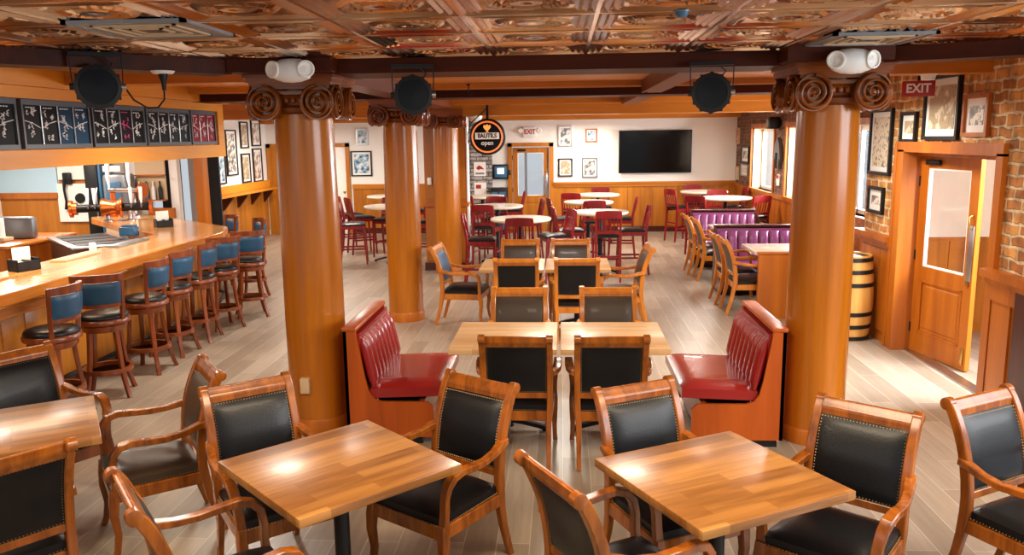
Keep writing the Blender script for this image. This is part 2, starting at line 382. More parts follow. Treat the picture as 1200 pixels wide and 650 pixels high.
# beams (each a trim): lateral ones over the column rows, slanting wings, long ones along the left columns
def beam(n, mb, mat='beam'): return struct('trim_%d' % n, mb, mat)
beam(1, MB().span(-1.57, 1.47, 5.70, 6.2, 2.69, ZT+0.04))                                  # between the two front columns
beam(2, MB().span(-2.27, -1.55, 5.54, 6.42, 2.70, ZT+0.04))                                # block over the left front column
beam(3, MB().span(1.45, 2.12, 5.46, 6.28, 2.70, ZT+0.04))                                  # block over the right front column
def wing(x0, y0, x1, y1, w=0.24):
    d = Vector((x1-x0, y1-y0, 0)); nrm = Vector((-d.y, d.x, 0)).normalized()
    if nrm.y < 0: nrm = -nrm
    a, c = Vector((x0, y0, 0)), Vector((x1, y1, 0)); poly = [a, c, c+nrm*w, a+nrm*w]
    return MB().prism([(p.x, p.y) for p in poly], 2.69, ZT+0.04, 'XY')
beam(4, wing(-2.25, 5.58, -4.2, wing_left(-4.2)))
beam(5, wing(2.1, 5.58, 3.45, wing_right(3.45)))
beam(6, MB().span(-4.38, 3.45, 9.55, 10.05, 2.695, ZC), 'beam')
beam(7, MB().span(-4.38, 3.45, 9.25, 9.55, 2.78, ZC), 'honeyx')
beam(8, MB().span(-XR*1.75, XR, 13.15, 13.65, 2.575, ZC), 'honeyx')
beam(9, MB().span(-4.38, XR, 12.8, 13.15, 2.735, ZC), 'honeyx')
beam(10, MB().span(-1.98, -1.72, 6.42, 9.25, 2.69, ZC), 'beamlong')
beam(11, MB().span(-1.98, -1.72, 10.05, 12.8, 2.69, ZC), 'beamlong')
beam(12, MB().span(0.88, 1.10, 6.2, 9.25, 2.70, ZC), 'beamlong')
beam(13, MB().span(0.92, 1.14, 10.05, 12.8, 2.70, ZC), 'beamlong')
beam(14, MB().span(2.35, 3.45, 6.9, 7.15, 2.70, ZC).span(2.35, 3.45, 7.15, 7.3, 2.74, ZC), 'honeyx')
beam(15, MB().span(-7.0, XR, 18.7, YB, 2.60, ZC), 'honeyx')
beam(16, MB().span(-4.38, -2.0, 6.9, 7.2, 2.73, ZC), 'honeyx')

# back wall with a door opening, wainscot boards and rail
DX0, DX1, DZ = -1.16, -0.29, 2.0
struct('wall_back', MB().span(XL, DX0, YB, YB+.12, 0, ZC).span(DX1, XR+.2, YB, YB+.12, 0, ZC).span(DX0, DX1, YB, YB+.12, DZ, ZC), 'cream')
def wainscot_x(x0, x1, y, h=1.10, step=0.29):
    """boards on a wall that faces the camera"""
    m = MB(); x = x0
    while x < x1-0.01:
        e = min(x+step, x1); m.span(x+.004, e-.004, y-.025, y, 0.12, h-.06); x = e
    m.span(x0, x1, y-.012, y, 0.0, h-.02)
    return m
def wainscot_y(y0, y1, x, sgn, h=1.10, step=0.29):
    m = MB(); y = y0
    while y < y1-0.01:
        e = min(y+step, y1); m.span(x, x+sgn*.025, y+.004, e-.004, 0.12, h-.06); y = e
    m.span(x, x+sgn*.012, y0, y1, 0.0, h-.02); return m
struct('wall_back_wainscot', wainscot_x(DX1+.08, XR, YB), 'honeyz')
struct('wall_back_wainscot_left', wainscot_x(-4.95, -2.25, YB), 'honeyz')
struct('trim_20', MB().span(DX1+.08, XR, YB-.05, YB, 1.06, 1.17).span(DX1+.08, XR, YB-.075, YB, 1.12, 1.15).span(-4.95, -2.25, YB-.05, YB, 1.06, 1.17), 'honeyx')
struct('baseboard_back', MB().span(DX1+.08, XR, YB-.04, YB, 0, 0.13).span(-4.95, -2.25, YB-.04, YB, 0, .13), 'darkpanel')
struct('wall_back_brick', MB().span(-2.25, -1.62, YB-.16, YB, 0, ZC), 'brickgrey')
# far left wall and the strip of wall with two doors
struct('wall_left', MB().span(XL-.12, XL, 15.2, YB, 0, ZC), 'cream')
struct('wall_left_wainscot', wainscot_y(15.2, 18.95, XL, 1, 1.16, 0.25), 'honeyz')
struct('trim_21', MB().span(XL, XL+.06, 15.2, YB, 1.14, 1.30), 'honeyy')
struct('wall_bar_side', MB().span(-9.8, -9.7, 2.0, 13.6, 0, ZC), 'cream')
struct('wall_bar_back', MB().span(-9.7, -8.62, 13.5, 13.62, 0, 1.38).span(-9.7, -8.62, 13.5, 13.62, 2.15, ZC).span(-8.62, -7.9, 13.5, 13.62, 0, ZC), 'honeyz')
struct('wall_bar_back_pale', MB().span(-7.9, -7.02, 13.5, 13.62, 0, ZC).span(-6.66, -6.52, 13.5, 13.62, 0, ZC).span(-7.02, -6.66, 13.5, 13.62, 2.15, ZC), 'cream')
struct('wall_bar_back_niche', MB().span(-7.02, -6.66, 13.9, 13.95, 0, 2.15).span(-6.52, -6.18, 14.4, 14.45, 0, ZC), 'darkmat')
struct('trim_28', MB().span(-6.2, -6.05, 13.44, 13.66, 0, ZC).span(-9.7, -8.62, 13.44, 13.5, 1.30, 1.40).span(-7.92, -7.86, 13.46, 13.5, 0.9, ZC).span(-7.42, -7.36, 13.46, 13.5, .9, ZC).span(-7.06, -7.0, 13.46, 13.5, .9, ZC).span(-7.02, -6.6, 13.40, 13.52, 0, 1.12), 'panel')
# right wall: wainscot, brick piers, three windows
WIN = [(15.72, 17.52), (13.05, 14.85), (10.9, 12.75)]; WZ0, WZ1 = 1.10, 2.34
m_ = MB(); prev = 9.45
for a, c in sorted(WIN):
    m_.span(XR, XR+.3, prev, a, 1.1, ZC); m_.span(XR, XR+.3, a, c, WZ1, ZC); prev = c
m_.span(XR, XR+.3, prev, YB, 1.1, ZC)
struct('wall_right', m_, 'brickfar')
struct('wall_right_lower', MB().span(XR, XR+.3, 9.45, YB, 0, 1.1), 'panel')
struct('wall_right_wainscot', wainscot_y(9.45, YB-.03, XR, -1, 1.10, 0.4), 'panel')
struct('trim_22', MB().span(XR-.06, XR, 9.45, YB-.05, 1.04, 1.12), 'panel')
for k, (a, c) in enumerate(WIN):
    fr = struct('window_%d' % (k+1), MB().span(XR-.03, XR+.02, a-.08, a, WZ0-.02, WZ1+.08).span(XR-.03, XR+.02, c, c+.08, WZ0-.02, WZ1+.08).span(XR-.03, XR+.02, a, c, WZ1, WZ1+.08), 'panel')
    MB().span(XR-.05, XR+.24, a, c, WZ0-.03, WZ0).build('window_sill', M['paper'], fr, 0)
    MB().span(XR+.02, XR+.24, a, a+.02, WZ0, WZ1).span(XR+.02, XR+.24, c-.02, c, WZ0, WZ1).span(XR+.02, XR+.24, a, c, WZ1-.02, WZ1).build('window_reveal', M['tan'], fr, 0)
    s = MB(); q = XR+.2
    s.span(q, q+.05, a+.02, a+.07, WZ0, WZ1-.02).span(q, q+.05, c-.07, c-.02, WZ0, WZ1-.02).span(q, q+.05, a, c, WZ0, WZ0+.06).span(q, q+.05, a, c, WZ1-.08, WZ1-.02).span(q, q+.05, (a+c)/2-.03, (a+c)/2+.03, WZ0, WZ1)
    s.build('window_sash', M['white'], fr, 0)
    MB().span(q+.02, q+.026, a+.05, c-.05, WZ0+.05, WZ1-.06).build('window_pane', M['glass'], fr, 0)
# near right wall with the entrance
struct('wall_near', MB().span(XN, XN+.22, 8.52, 9.45, 0, ZC).span(XN, XN+.22, 6.66, 8.52, 2.06, ZC).span(XN, XN+.22, 5.1, 6.66, 0, ZC).span(XN+.2, XR+.3, 9.33, 9.45, 0, ZC), 'bricknear')
struct('wall_near_wainscot', wainscot_y(8.62, 9.45, XN, -1, 1.06, 0.26), 'panel')
struct('wall_near_wainscot_front', MB().span(XN-.03, XN, 6.20, 6.58, 0, 1.06).span(XN-.045, XN-.03, 6.26, 6.52, .14, .92), 'panel')
struct('trim_23', MB().span(XN-.07, XN, 8.60, 9.48, 1.05, 1.10).span(XN-.10, XN, 8.60, 9.50, 1.10, 1.16), 'panel')
struct('trim_24', MB().span(XN-.08, XN, 5.15, 6.60, 1.05, 1.10).span(XN-.12, XN, 5.15, 6.62, 1.10, 1.16).span(XN-.06, XN, 6.18, 6.60, 0.92, 1.05), 'panel')
struct('trim_25', MB().span(XN-.06, XN, 5.15, 6.18, 0, 1.05), 'darkpanel')
struct('trim_26', MB().span(XN-.04, XN+.10, 8.42, 8.62, 0, 2.06).span(XN-.04, XN+.10, 6.56, 6.66, 0, 2.06).span(XN-.04, XN+.10, 6.56, 8.62, 2.04, 2.14).span(XN-.05, XN, 8.56, 8.62, 0, 2.12)
       .span(XN+.10, XN+.24, 8.44, 8.56, 0, 2.06).span(XN+.10, XN+.3, 6.62, 8.56, 2.0, 2.06), 'panel')
struct('trim_27', MB().span(XN+.10, XN+.22, 6.70, 8.44, 0.0, 0.012), 'steel')
# vestibule beyond the entrance
struct('wall_vestibule', MB().span(5.3, 5.4, 6.0, 9.6, 0, ZC), 'cream')
struct('wall_vestibule_wainscot', wainscot_y(6.0, 9.5, 5.3, -1, 1.0, 0.3), 'tan')
struct('wall_vestibule_back', MB().span(XN+.22, 5.3, 9.2, 9.3, 0, ZC), 'cream')
struct('wall_vestibule_back_wainscot', wainscot_x(XN+.23, 5.28, 9.2, 1.1, .3), 'honeyz')
struct('floor_outside', MB().span(6.6, 14, -4, 26, -0.12, -0.03).span(-6, 6, YB+.13, YB+9, -0.12, -0.03), 'snow')

# entrance door standing slightly ajar, far exit door, two inner doors
def glazed_door(n, w, h, sill, mat, loc, rz, ajar_plate=True, dark=False):
    """leaf from the origin along local -Y, thickness along X"""
    t = 0.045; st = 0.12; z1 = h-.12
    d = bpy.data.objects.new('door_%d' % n, None); C.objects.link(d); d.location = loc; d.rotation_euler = (0, 0, rz); d['kind'] = 'structure'
    MB().span(-t/2, t/2, -st, 0, 0.01, h).span(-t/2, t/2, -w, -w+st, 0.01, h).span(-t/2, t/2, -w+st, -st, z1, h).span(-t/2, t/2, -w+st, -st, 0.01, 0.22).span(-t/2, t/2, -w+st, -st, sill-.14, sill).build('door_leaf', M[mat], d, 0)
    MB().span(-.012, .012, -w+st, -st, 0.22, sill-.14).rbox(0, -w/2, (0.22+sill-.14)/2, .036, w-2*st-.10, sill-.14-.22-.10, .012).build('lower_panel', M[mat], d, 0)
    for x in (-.021, .021): MB().span(x-.006, x+.006, -w+st, -w+st+.02, .22, sill-.14).span(x-.006, x+.006, -st-.02, -st, .22, sill-.14).span(x-.006, x+.006, -w+st, -st, .22, .24).span(x-.006, x+.006, -w+st, -st, sill-.16, sill-.14).build('panel_molding', M[mat], d, 0)
    MB().span(-.004, .004, -w+st, -st, sill, z1).build('door_pane', M['darkmat' if dark else 'glass'], d, 0)
    MB().span(-.016, .016, -w+st, -w+st+.015, sill, z1).span(-.016, .016, -st-.015, -st, sill, z1).span(-.016, .016, -w+st, -st, sill, sill+.015).span(-.016, .016, -w+st, -st, z1-.015, z1).build('glazing_bead', M['paper'], d, 0)
    if ajar_plate:
        for x in (-t/2-.004, t/2+.004):
            MB().rbox(x, -w+.055, 1.12, .006, .075, .52, .003).build('push_plate', M['steel'], d)
        MB().tube([(-t/2, -w+.05, 1.34), (-t/2-.035, -w+.05, 1.36), (-t/2-.04, -w+.05, 1.46), (-t/2, -w+.05, 1.48)], .009, 8).build('pull_handle', M['brass'], d)
        MB().lathe([(0.0, 0), (.024, 0), (.02, .012), (0, .014)], 14, (-t/2-.014, -w+.055, .84), 'X').build('deadbolt', M['brass'], d)
        MB().rbox(-t/2-.008, -w+.05, .14, .014, .03, .16, .004).build('foot_bolt', M['brass'], d)
        for z in (.25, 1.0, 1.75): MB().tube([(-t/2, .004, z-.05), (-t/2, .004, z+.05)], .011, 8).build('hinge', M['black'], d)
        MB().rbox(-t/2-.025, -.22, h-.06, .04, .2, .05, .008).build('door_closer', M['black'], d)
    return d
glazed_door(1, 0.86, 2.0, 0.90, 'panel', (3.625, 8.44, 0), math.radians(11))
d2 = glazed_door(2, 0.85, 1.98, 0.86, 'honeyz', (-1.15, YB+.05, 0), math.radians(90))
MB().span(-.02, .02, -.34, -.28, .86, 1.86).build('mullion', M['grey'], d2, 0)
MB().span(-.06, -.02, -.80, -.72, .9, 1.32).build('push_bar', M['steel'], d2, 0)
struct('trim_30', MB().span(DX0-.10, DX0, YB-.05, YB+.12, 0, DZ+.08).span(DX1, DX1+.10, YB-.05, YB+.12, 0, DZ+.08).span(DX0-.10, DX1+.10, YB-.05, YB+.12, DZ, DZ+.09), 'honeyz')
def inner_door(n, x0, x1):
    d = struct('door_%d' % n, MB().span(x0, x0+.09, YB-.06, YB, 0, 2.14).span(x1-.09, x1, YB-.06, YB, 0, 2.14).span(x0, x1, YB-.06, YB, 2.05, 2.14), 'honeyz')
    MB().span(x0+.09, x1-.09, YB-.02, YB+.0, 0, 2.05).build('door_leaf', M['paper' if n == 3 else 'honeyz'], d, 0)
    MB().lathe([(0, 0), (.028, 0), (.032, .03), (0, .045)], 12, (x1-.15, YB-.02, 1.0), 'Y').build('door_knob', M['brass'], d)
inner_door(3, -5.92, -5.0); inner_door(4, -6.98, -6.12)

# menu soffit above the bar
FX = -4.38
struct('trim_31', MB().span(FX-.03, FX+.03, 3.0, 10.40, 2.04, 2.19).span(FX-.03, FX+.03, 3.0, 10.40, 2.605, 2.70).span(FX-.03, FX+.03, 10.22, 10.40, 2.19, 2.605).span(FX-.14, FX-.03, 3.0, 10.40, 2.04, ZC), 'honeyy')
struct('trim_32', MB().span(FX-.10, FX+.12, 3.0, 10.42, 2.70, ZC), 'honeyy')

# ------------------------------------------------------------------ columns
def make_column(loc, label, r=0.215, ztop=2.70):
    t = thing('column', label, 'column', (loc[0], loc[1], 0), 0, 'ionic columns')
    zn = 2.42
    MB().lathe([(r*1.0, 0.0), (r, .10), (r*1.005, 0.9), (r*.985, 1.7), (r*.95, zn-.02), (r*.95, zn+.06)], 48).build('shaft', M['column'], t)
    MB().lathe([(0, 0.0), (r+.012, 0.0), (r+.012, .10), (r+.004, .115), (0, .115)], 48).build('base_ring', M['panel'], t)
    MB().lathe([(r*.9, zn), (r*1.08, zn+.02), (r*1.12, zn+.05), (r*.98, zn+.07), (r*1.02, zn+.11), (r*1.15, zn+.13), (r*1.0, zn+.17), (r*1.0, zn+.21)], 40).build('echinus', M['capital'], t)
    ab = MB()
    for s, z0, z1 in ((.28, 2.60, 2.625), (.295, 2.625, 2.645), (.31, 2.645, 2.675), (.325, 2.675, ztop)):
        ab.span(-s, s, -s, s, z0, z1)
    ab.build('abacus', M['capital'], t, 0)
    v = MB(); R, dep = 0.122, 0.085
    v.lathe([(0, -dep), (R*.97, -dep), (R*.97, -dep*.85), (R*.90, -dep*.5), (R*.93, -.024), (R, -.016), (R, .004), (R*.92, .004), (R*.90, -.03), (0, -.03)], 30, (0, 0, 0), 'Y')
    pts = [];
    for k in range(60):
        a = k/59*2.6*2*PI; rr = R*.95*(1-k/59*.86); pts.append((math.cos(a+PI/2)*rr, -0.006+.0*k, math.sin(a+PI/2)*rr))
    v.tube(pts, [.013*(1-.5*k/59) for k in range(60)], 6)
    v.tube([(x, y-.014, z) for x, y, z in pts], [.011*(1-.5*k/59) for k in range(60)], 6)
    v.lathe([(0, -.03), (.022, -.03), (.020, .004), (0, .010)], 12, (0, 0, 0), 'Y')
    base = None
    for k in range(4):
        for s in (-1, 1):
            a = k*PI/2
            if base is None: o = v.build('volute', M['capital'], t); base = o
            else:
                o = base.copy(); C.objects.link(o); o.parent = t
            p = Vector((s*.192, -.30, 2.505)); c_, s_ = math.cos(a), math.sin(a)
            o.location = (p.x*c_-p.y*s_, p.x*s_+p.y*c_, p.z); o.rotation_euler = (0, 0, a); o.scale = (s, 1, 1)
    f = MB()
    for k in range(4):
        a = k*PI/2; q = MB()
        for j in range(-2, 3): q.lathe([(0, 0), (.02, .006), (.026, .03), (.018, .05), (0, .056)], 10, (j*.05, -.225, 2.50))
        q.sweep([(-.13, -.25, 2.585), (-.06, -.25, 2.575), (.06, -.25, 2.575), (.13, -.25, 2.585)], .03, .03, (0, 1, 0))
        q.move(0, 0, 0, a); f.add(q.v, q.f)
    f.build('egg_and_dart_band', M['capital'], t)
    return t
make_column((-1.925, 6.08), 'thick round wooden column behind the left red booth, scrolled capital, nearest on the left', 0.226)
col_ = bpy.data.objects['column']
MB().rbox(-.03, -.245, .40, .07, .05, .12, .006).build('outlet_box', M['tan'], col_)
make_column((-1.955, 9.88), 'round wooden column in the middle of the row of three on the left', ztop=2.70)
make_column((-1.90, 13.42), 'round wooden column farthest back, joined to the wood panelled pier', ztop=2.58)
make_column((1.865, 5.92), 'thick round wooden column on the right beside the barrel and entrance', 0.22)
t = thing('panelled_pier', 'square wood panelled pier behind the farthest column on the left', 'pier', (-1.95, 13.75, 0))
MB().span(-.36, .36, -.12, .12, 0, 2.57).build('body', M['panel'], t, 0)
for z0, z1 in ((.16, 1.05), (1.22, 2.45)):
    MB().span(-.33, -.16, -.135, -.12, z0, z1).span(.16, .33, -.135, -.12, z0, z1).build('raised_panel', M['honeyz'], t, 0)
MB().span(-.38, .38, -.15, .14, 1.09, 1.16).build('chair_rail', M['panel'], t, 0)
MB().span(.355, .375, -.135, .13, 0, 2.57).build('corner_strip', M['white'], t, 0)
MB().span(-.39, .39, -.15, .14, 0, .13).build('plinth', M['darkpanel'], t, 0)

# ------------------------------------------------------------------ armchairs
def back_y(z): # centre line of the raked back
    P = [(0.0, -.345), (.2, -.285), (.42, -.245), (.55, -.250), (.70, -.275), (.82, -.315), (.90, -.355), (.945, -.385)]
    for (z0, y0), (z1, y1) in zip(P, P[1:]):
        if z <= z1:
            k = (z-z0)/(z1-z0); return y0+(y1-y0)*k
    return P[-1][1]
def sm_back(z): return (back_y(z-.04)+2*back_y(z)+back_y(min(.945, z+.04)))/4 if .06 < z < .9 else back_y(z)
def beads(mb, pts, r=.0048):
    for p in pts:
        x, y, z = p; mb.add([(x+r, y, z), (x-r, y, z), (x, y+r, z), (x, y-r, z), (x, y, z+r), (x, y, z-r)],
                            [(0, 2, 4), (2, 1, 4), (1, 3, 4), (3, 0, 4), (2, 0, 5), (1, 2, 5), (3, 1, 5), (0, 3, 5)])
def make_armchair():
    t = thing('armchair', 'x', 'chair'); w = 'chair'
    for s in (-1, 1):
        zs = [0, .1, .2, .3, .42, .5, .58, .66, .74, .80, .86, .90, .925]
        path = [(s*(.225 if z > .4 else .215), sm_back(z), z) for z in zs]
        m = MB().sweep(path, .042, .05, (1, 0, 0), [.72, .76, .85, .95, 1.05, 1, 1, 1, 1, 1, 1, 1, .96])
        y0 = sm_back(.925)
        m.lathe([(0, -.024), (.02, -.024), (.031, -.020), (.031, .020), (.02, .024), (0, .024)], 20, (s*.225, y0-.012, .932), 'X')
        m.build('rear_leg_and_stile', M[w], t)
        fl = MB().sweep([(s*.245, .215, .40), (s*.25, .222, .33), (s*.252, .228, .25), (s*.25, .215, .14), (s*.252, .228, .05), (s*.255, .245, 0)], .044, .044, (1, 0, 0), [1.1, 1.15, 1.0, .8, .74, .8])
        fl.build('leg', M[w], t)
        ap = [(s*.235, -.285, .672), (s*.245, -.245, .668), (s*.262, -.16, .648), (s*.278, -.06, .640), (s*.285, .04, .648), (s*.283, .115, .655), (s*.276, .17, .640), (s*.268, .203, .600), (s*.258, .212, .54), (s*.250, .208, .46), (s*.246, .212, .39)]
        MB().sweep(ap, .044, .032, (1, 0, 0), [1.1, 1.15, 1, 1, 1.05, 1.1, 1.15, 1.1, 1.0, 1.0, 1.1]).build('arm', M[w], t)
    # top rail: fluted roll
    prof = []
    for k in range(24):
        a = 2*PI*k/24; f = 1+.09*math.cos(a*6)
        prof.append((-.362+math.cos(a)*.022*f+math.sin(a)*-.020*f*.8, .908+math.sin(a)*.042*f))
    MB().prism(prof, -.21, .21, 'YZ').build('top_rail', M[w], t, 25)
    MB().sweep([(-.21, sm_back(.51), .505), (.21, sm_back(.51), .505)], .04, .03, (0, 0, 1)).build('lower_rail', M[w], t)
    sr = MB()
    sr.sweep([(-.215, -.235, .355), (.215, -.235, .355)], .07, .03, (0, 0, 1)).sweep([(-.235, .22, .36), (.235, .22, .36)], .075, .03, (0, 0, 1))
    for s in (-1, 1): sr.sweep([(s*.222, -.24, .355), (s*.245, .21, .36)], .07, .03, (0, 0, 1))
    sr.build('seat_rail', M[w], t)
    def seat(u, v):
        hw = .222+.02*(v+1)/2; x = u*hw; y = -.01+v*.235
        e = (1-abs(u)**5)*(1-abs(v)**5)
        return (x, y, .415), (0, 0, 1), .045*e
    so = MB().pad(seat, 14, 14, .04).build('seat', M['leather'], t)
    def back(u, v):
        z = .70+v*.172; y = sm_back(z); dy = (sm_back(z+.01)-sm_back(z-.01))/.02
        n = Vector((0, 1, -dy)).normalized(); e = (1-abs(u)**6)*(1-abs(v)**6)
        return (u*.205, y, z), n, .014*e
    bo = MB().pad(back, 14, 14, .022).build('back_cushion', M['leather'], t)
    for sd in (1, -1):
        pts = []
        for k in range(24):
            z = .535+k*.0144; pts += [(-.198, sm_back(z)+sd*.014, z), (.198, sm_back(z)+sd*.014, z)]
        for k in range(27):
            x = -.198+k*.01523; pts += [(x, sm_back(.868)+sd*.014, .868), (x, sm_back(.533)+sd*.014, .533)]
        nb = MB(); beads(nb, pts); nb.build('nailhead_trim', M['nail'], bo, 0)
    ring_ = [(-.225, -.253), (.225, -.253), (.25, .237), (-.25, .237), (-.225, -.253)]; pts = []
    for (xa, ya), (xb, yb_) in zip(ring_, ring_[1:]):
        n = int(math.hypot(xb-xa, yb_-ya)/.016); pts += [(xa+(xb-xa)*k/n, ya+(yb_-ya)*k/n, .40) for k in range(n)]
    nb = MB(); beads(nb, pts); nb.build('nailhead_trim', M['nail'], so, 0)
    return t
AC0 = None
def armchair(mid, f, label, group, mats=None):
    """mid = middle of the top rail in plan, f = facing direction"""
    global AC0
    L = math.hypot(*f); f = (f[0]/L, f[1]/L); rz = math.atan2(-f[0], f[1]); loc = (mid[0]+f[0]*.365, mid[1]+f[1]*.365, 0)
    first = AC0 is None
    if first: AC0 = make_armchair()
    if first and not mats:
        AC0.location = loc; AC0.rotation_euler = (0, 0, rz); tag(AC0, label, 'chair', group); return AC0
    return dup(AC0, loc, rz, label, group, mats)
G1 = 'leather armchairs round the front tables'
armchair((-.455, 4.24), (-.56, -.83), 'dark leather armchair right of the left front table, between red booth and table', G1)
armchair((-1.72, 4.16), (.63, -.78), 'black leather armchair behind the left front table, back against the column', G1)
armchair((-1.65, 2.80), (.79, .62), 'leather armchair at the near left of the left front table, curled top rail in front', G1)
armchair((.385, 4.15), (.47, -.88), 'blue sheened leather armchair behind the right front table, beside the red booth', G1)
armchair((-.04, 3.0), (.87, .5), 'dark leather armchair at the near left of the right front table, back towards the camera', G1)
armchair((1.465, 3.835), (-.62, -.79), 'black leather armchair at the right side of the right front table, below the right column', G1)
armchair((2.09, 4.02), (.5, -.87), 'leather armchair alone at the right edge, pale light on its blue back', G1)
armchair((-3.49, 4.79), (.86, -.52), 'leather armchair at the left edge behind the leftmost table, beside the stools', G1)
armchair((-2.33, 3.12), (-.78, .63), 'leather armchair in the lower left corner, back towards the camera', G1)
armchair((-2.09, 4.51), (-.81, -.59), 'armchair with brown sunlit seat facing left, between leftmost table and left column', G1, {'black_leather': 'leatherlit'})
G2 = 'armchairs at the two middle table pairs'
PALE = {'chair_wood': 'chairpale', 'black_leather': 'leatherlit'}; PALEB = {'chair_wood': 'chairpale'}
armchair((-.31, 5.20), (0, 1), 'black backed armchair on the near side of the nearer table pair, left one', G2)
armchair((.325, 5.20), (0, 1), 'black backed armchair on the near side of the nearer table pair, right one', G2)
armchair((-.37, 6.92), (0, -1), 'warm lit armchair on the far side of the nearer table pair, left one', G2, PALE)
armchair((.395, 6.92), (0, -1), 'warm lit armchair on the far side of the nearer table pair, right one', G2, PALE)
armchair((-.495, 8.62), (0, 1), 'pale framed black armchair on the near side of the farther table pair, left one', G2, PALEB)
armchair((.16, 8.62), (0, 1), 'pale framed black armchair on the near side of the farther table pair, right one', G2, PALEB)
armchair((-.53, 10.25), (0, -1), 'pale framed warm lit armchair on the far side of the farther table pair, left one', G2, PALE)
armchair((.11, 10.25), (0, -1), 'pale framed warm lit armchair on the far side of the farther table pair, right one', G2, PALE)
lend = armchair((-1.53, 9.75), (1, -.1), 'armchair at the left end of the farther table pair, in front of a column', G2, {'chair_wood': 'chairpale', 'black_leather': 'leatherblue'})
for c in bpy.data.objects:
    if c.parent == lend and c.name.split('.')[0] == 'seat':
        c.data = [q for q in kids(AC0) if q.name.split('.')[0] == 'seat'][0].data
armchair((1.02, 9.55), (-1, -.05), 'pale framed warm lit armchair at the right end of the farther table pair', G2, PALE)
G3 = 'armchairs beside the purple booths'
armchair((2.03, 10.285), (1, 0), 'pale framed armchair nearest the camera in the line beside the purple booths', G3, PALEB)
armchair((2.01, 10.92), (1, 0), 'second armchair from the camera in the line beside the purple booths', G3, PALEB)
armchair((2.06, 12.68), (1, 0), 'third armchair from the camera in the line beside the purple booths', G3, PALEB)
armchair((2.01, 13.31), (1, 0), 'farthest armchair in the line beside the purple booths', G3, PALEB)

# ------------------------------------------------------------------ tables
def make_table(name, lx, ly, z, label, loc, rz, group, top='butcher', th=0.04, foot='cross'):
    t = thing(name, label, 'table', loc, rz, group)
    MB().rbox(0, 0, z-th/2, lx, ly, th, .004).build('tabletop', M[top], t, 25)
    table_base(t, z-th, PI/4 if top == 'butcher' else 0.0, .72 if top == 'butcher' else 1.0); return t
def table_base(t, zt, turn=0.0, k_=1.0):
    MB().lathe([(0, .04), (.05, .04), (.038, .07), (.036, zt-.02), (0, zt-.02)], 16).build('pedestal', M['black'], t)
    MB().span(-.2, .2, -.03, .03, zt-.025, zt).span(-.03, .03, -.2, .2, zt-.025, zt).build('top_bracket', M['black'], t, 0)
    for k in range(4):
        a = k*PI/2; m = MB().sweep([(.03, 0, .085), (.12, 0, .07), (.24, 0, .04), (.30, 0, .02)], .055, .03, (0, 1, 0)).lathe([(0, 0), (.024, 0), (.024, .02), (0, .03)], 10, (.29, 0, 0))
        m.move(0, 0, 0, a+turn); m.v = [(x*k_, y*k_, z) for x, y, z in m.v]; m.build('base_foot', M['black'], t)
G4 = 'square butcher block tables in front'
make_table('square_table', .82, .82, .76, 'square butcher block table in front, left of centre, sun patch on it', (-1.045, 3.525, 0), math.radians(45), G4)
make_table('square_table', .80, .80, .76, 'square butcher block table in front, right of centre', (.69, 3.445, 0), math.radians(28.5), G4)
make_table('square_table', .80, .80, .76, 'butcher block table cut by the left edge', (-2.915, 3.94, 0), math.radians(33), G4)
G5 = 'paired tables along the middle'
make_table('square_table', .775, .86, .76, 'left table of the nearer middle pair, between the red booths', (-.425, 5.99, 0), 0, G5, 'butcherpale')
make_table('square_table', .775, .86, .76, 'right table of the nearer middle pair, between the red booths', (.375, 5.99, 0), 0, G5, 'butcherpale')
make_table('square_table', .74, .84, .76, 'left table of the farther middle pair, behind the first pair', (-.575, 9.46, 0), 0, G5, 'butcherpale')
make_table('square_table', .74, .84, .76, 'right table of the farther middle pair, behind the first pair', (.18, 9.46, 0), 0, G5, 'butcherpale')

# ------------------------------------------------------------------ red booth benches by the columns
def make_booth(loc, rz, label, length=1.0, h=0.89, seat='vinyl', woodm='booth', flutes=8, depth=.60, group='red booth benches'):
    """local: sitter faces +Y, length along X, back at y=0..-.14"""
    t = thing('booth_bench', label, 'bench', loc, rz, group)
    L2 = length/2
    for s in (-1, 1):
        # end panel: tall behind, sweeping down under the seat
        poly = [(-.10, .06), (depth-.07, .06), (depth-.05, .10), (depth-.05, .29), (depth-.09, .33), (.17, .33), (.11, .35), (.075, .40), (.05, .50), (-.01, h-.03), (-.10, h-.03)]
        m = MB().prism(poly, s*L2-(.025 if s > 0 else 0), s*L2+(.025 if s < 0 else 0), 'YZ'); m.build('end_panel', M[woodm], t, 0)
    MB().span(-L2, L2, -.10, -.075, .06, h-.03).build('back_panel', M[woodm], t, 0)
    MB().rbox(0, -.055, h-.015, length+.01, .11, .03, .008).build('top_cap', M[woodm], t)
    MB().span(-L2+.02, L2-.02, depth-.16, depth-.12, .06, .33).build('front_panel', M[woodm], t, 0)
    MB().span(-L2+.03, L2-.03, -.07, depth-.14, 0, .06).build('plinth', M['black'], t, 0)
    hw = L2-.028
    def seatf(u, v):
        y = .08+(v+1)/2*(depth-.06); e = (1-abs(u)**8)*(1-max(0, v)**6)
        return (u*hw, y, .385+.02*(v+1)/2), (0, 0, 1), .035*e
    MB().pad(seatf, 20, 12, .07).build('seat_cushion', M[seat], t)
    m = MB(); n = flutes; fw = 2*hw/n
    for k in range(n):
        cx = -hw+fw*(k+.5)
        def bk(u, v, cx=cx):
            z = .43+(v+1)/2*(h-.09-.43); y = .105-(z-.43)*.21
            return (cx+u*fw*.492, y, z), (0, 1, .2), .028*math.sqrt(max(0, 1-abs(u)**2.5))*(1-abs(v)**10)
        m.pad(bk, 6, 8, .02)
    m.span(-hw, hw, -.075, .02, .40, h-.05).build('back_cushion', M[seat], t, 50)
    return t
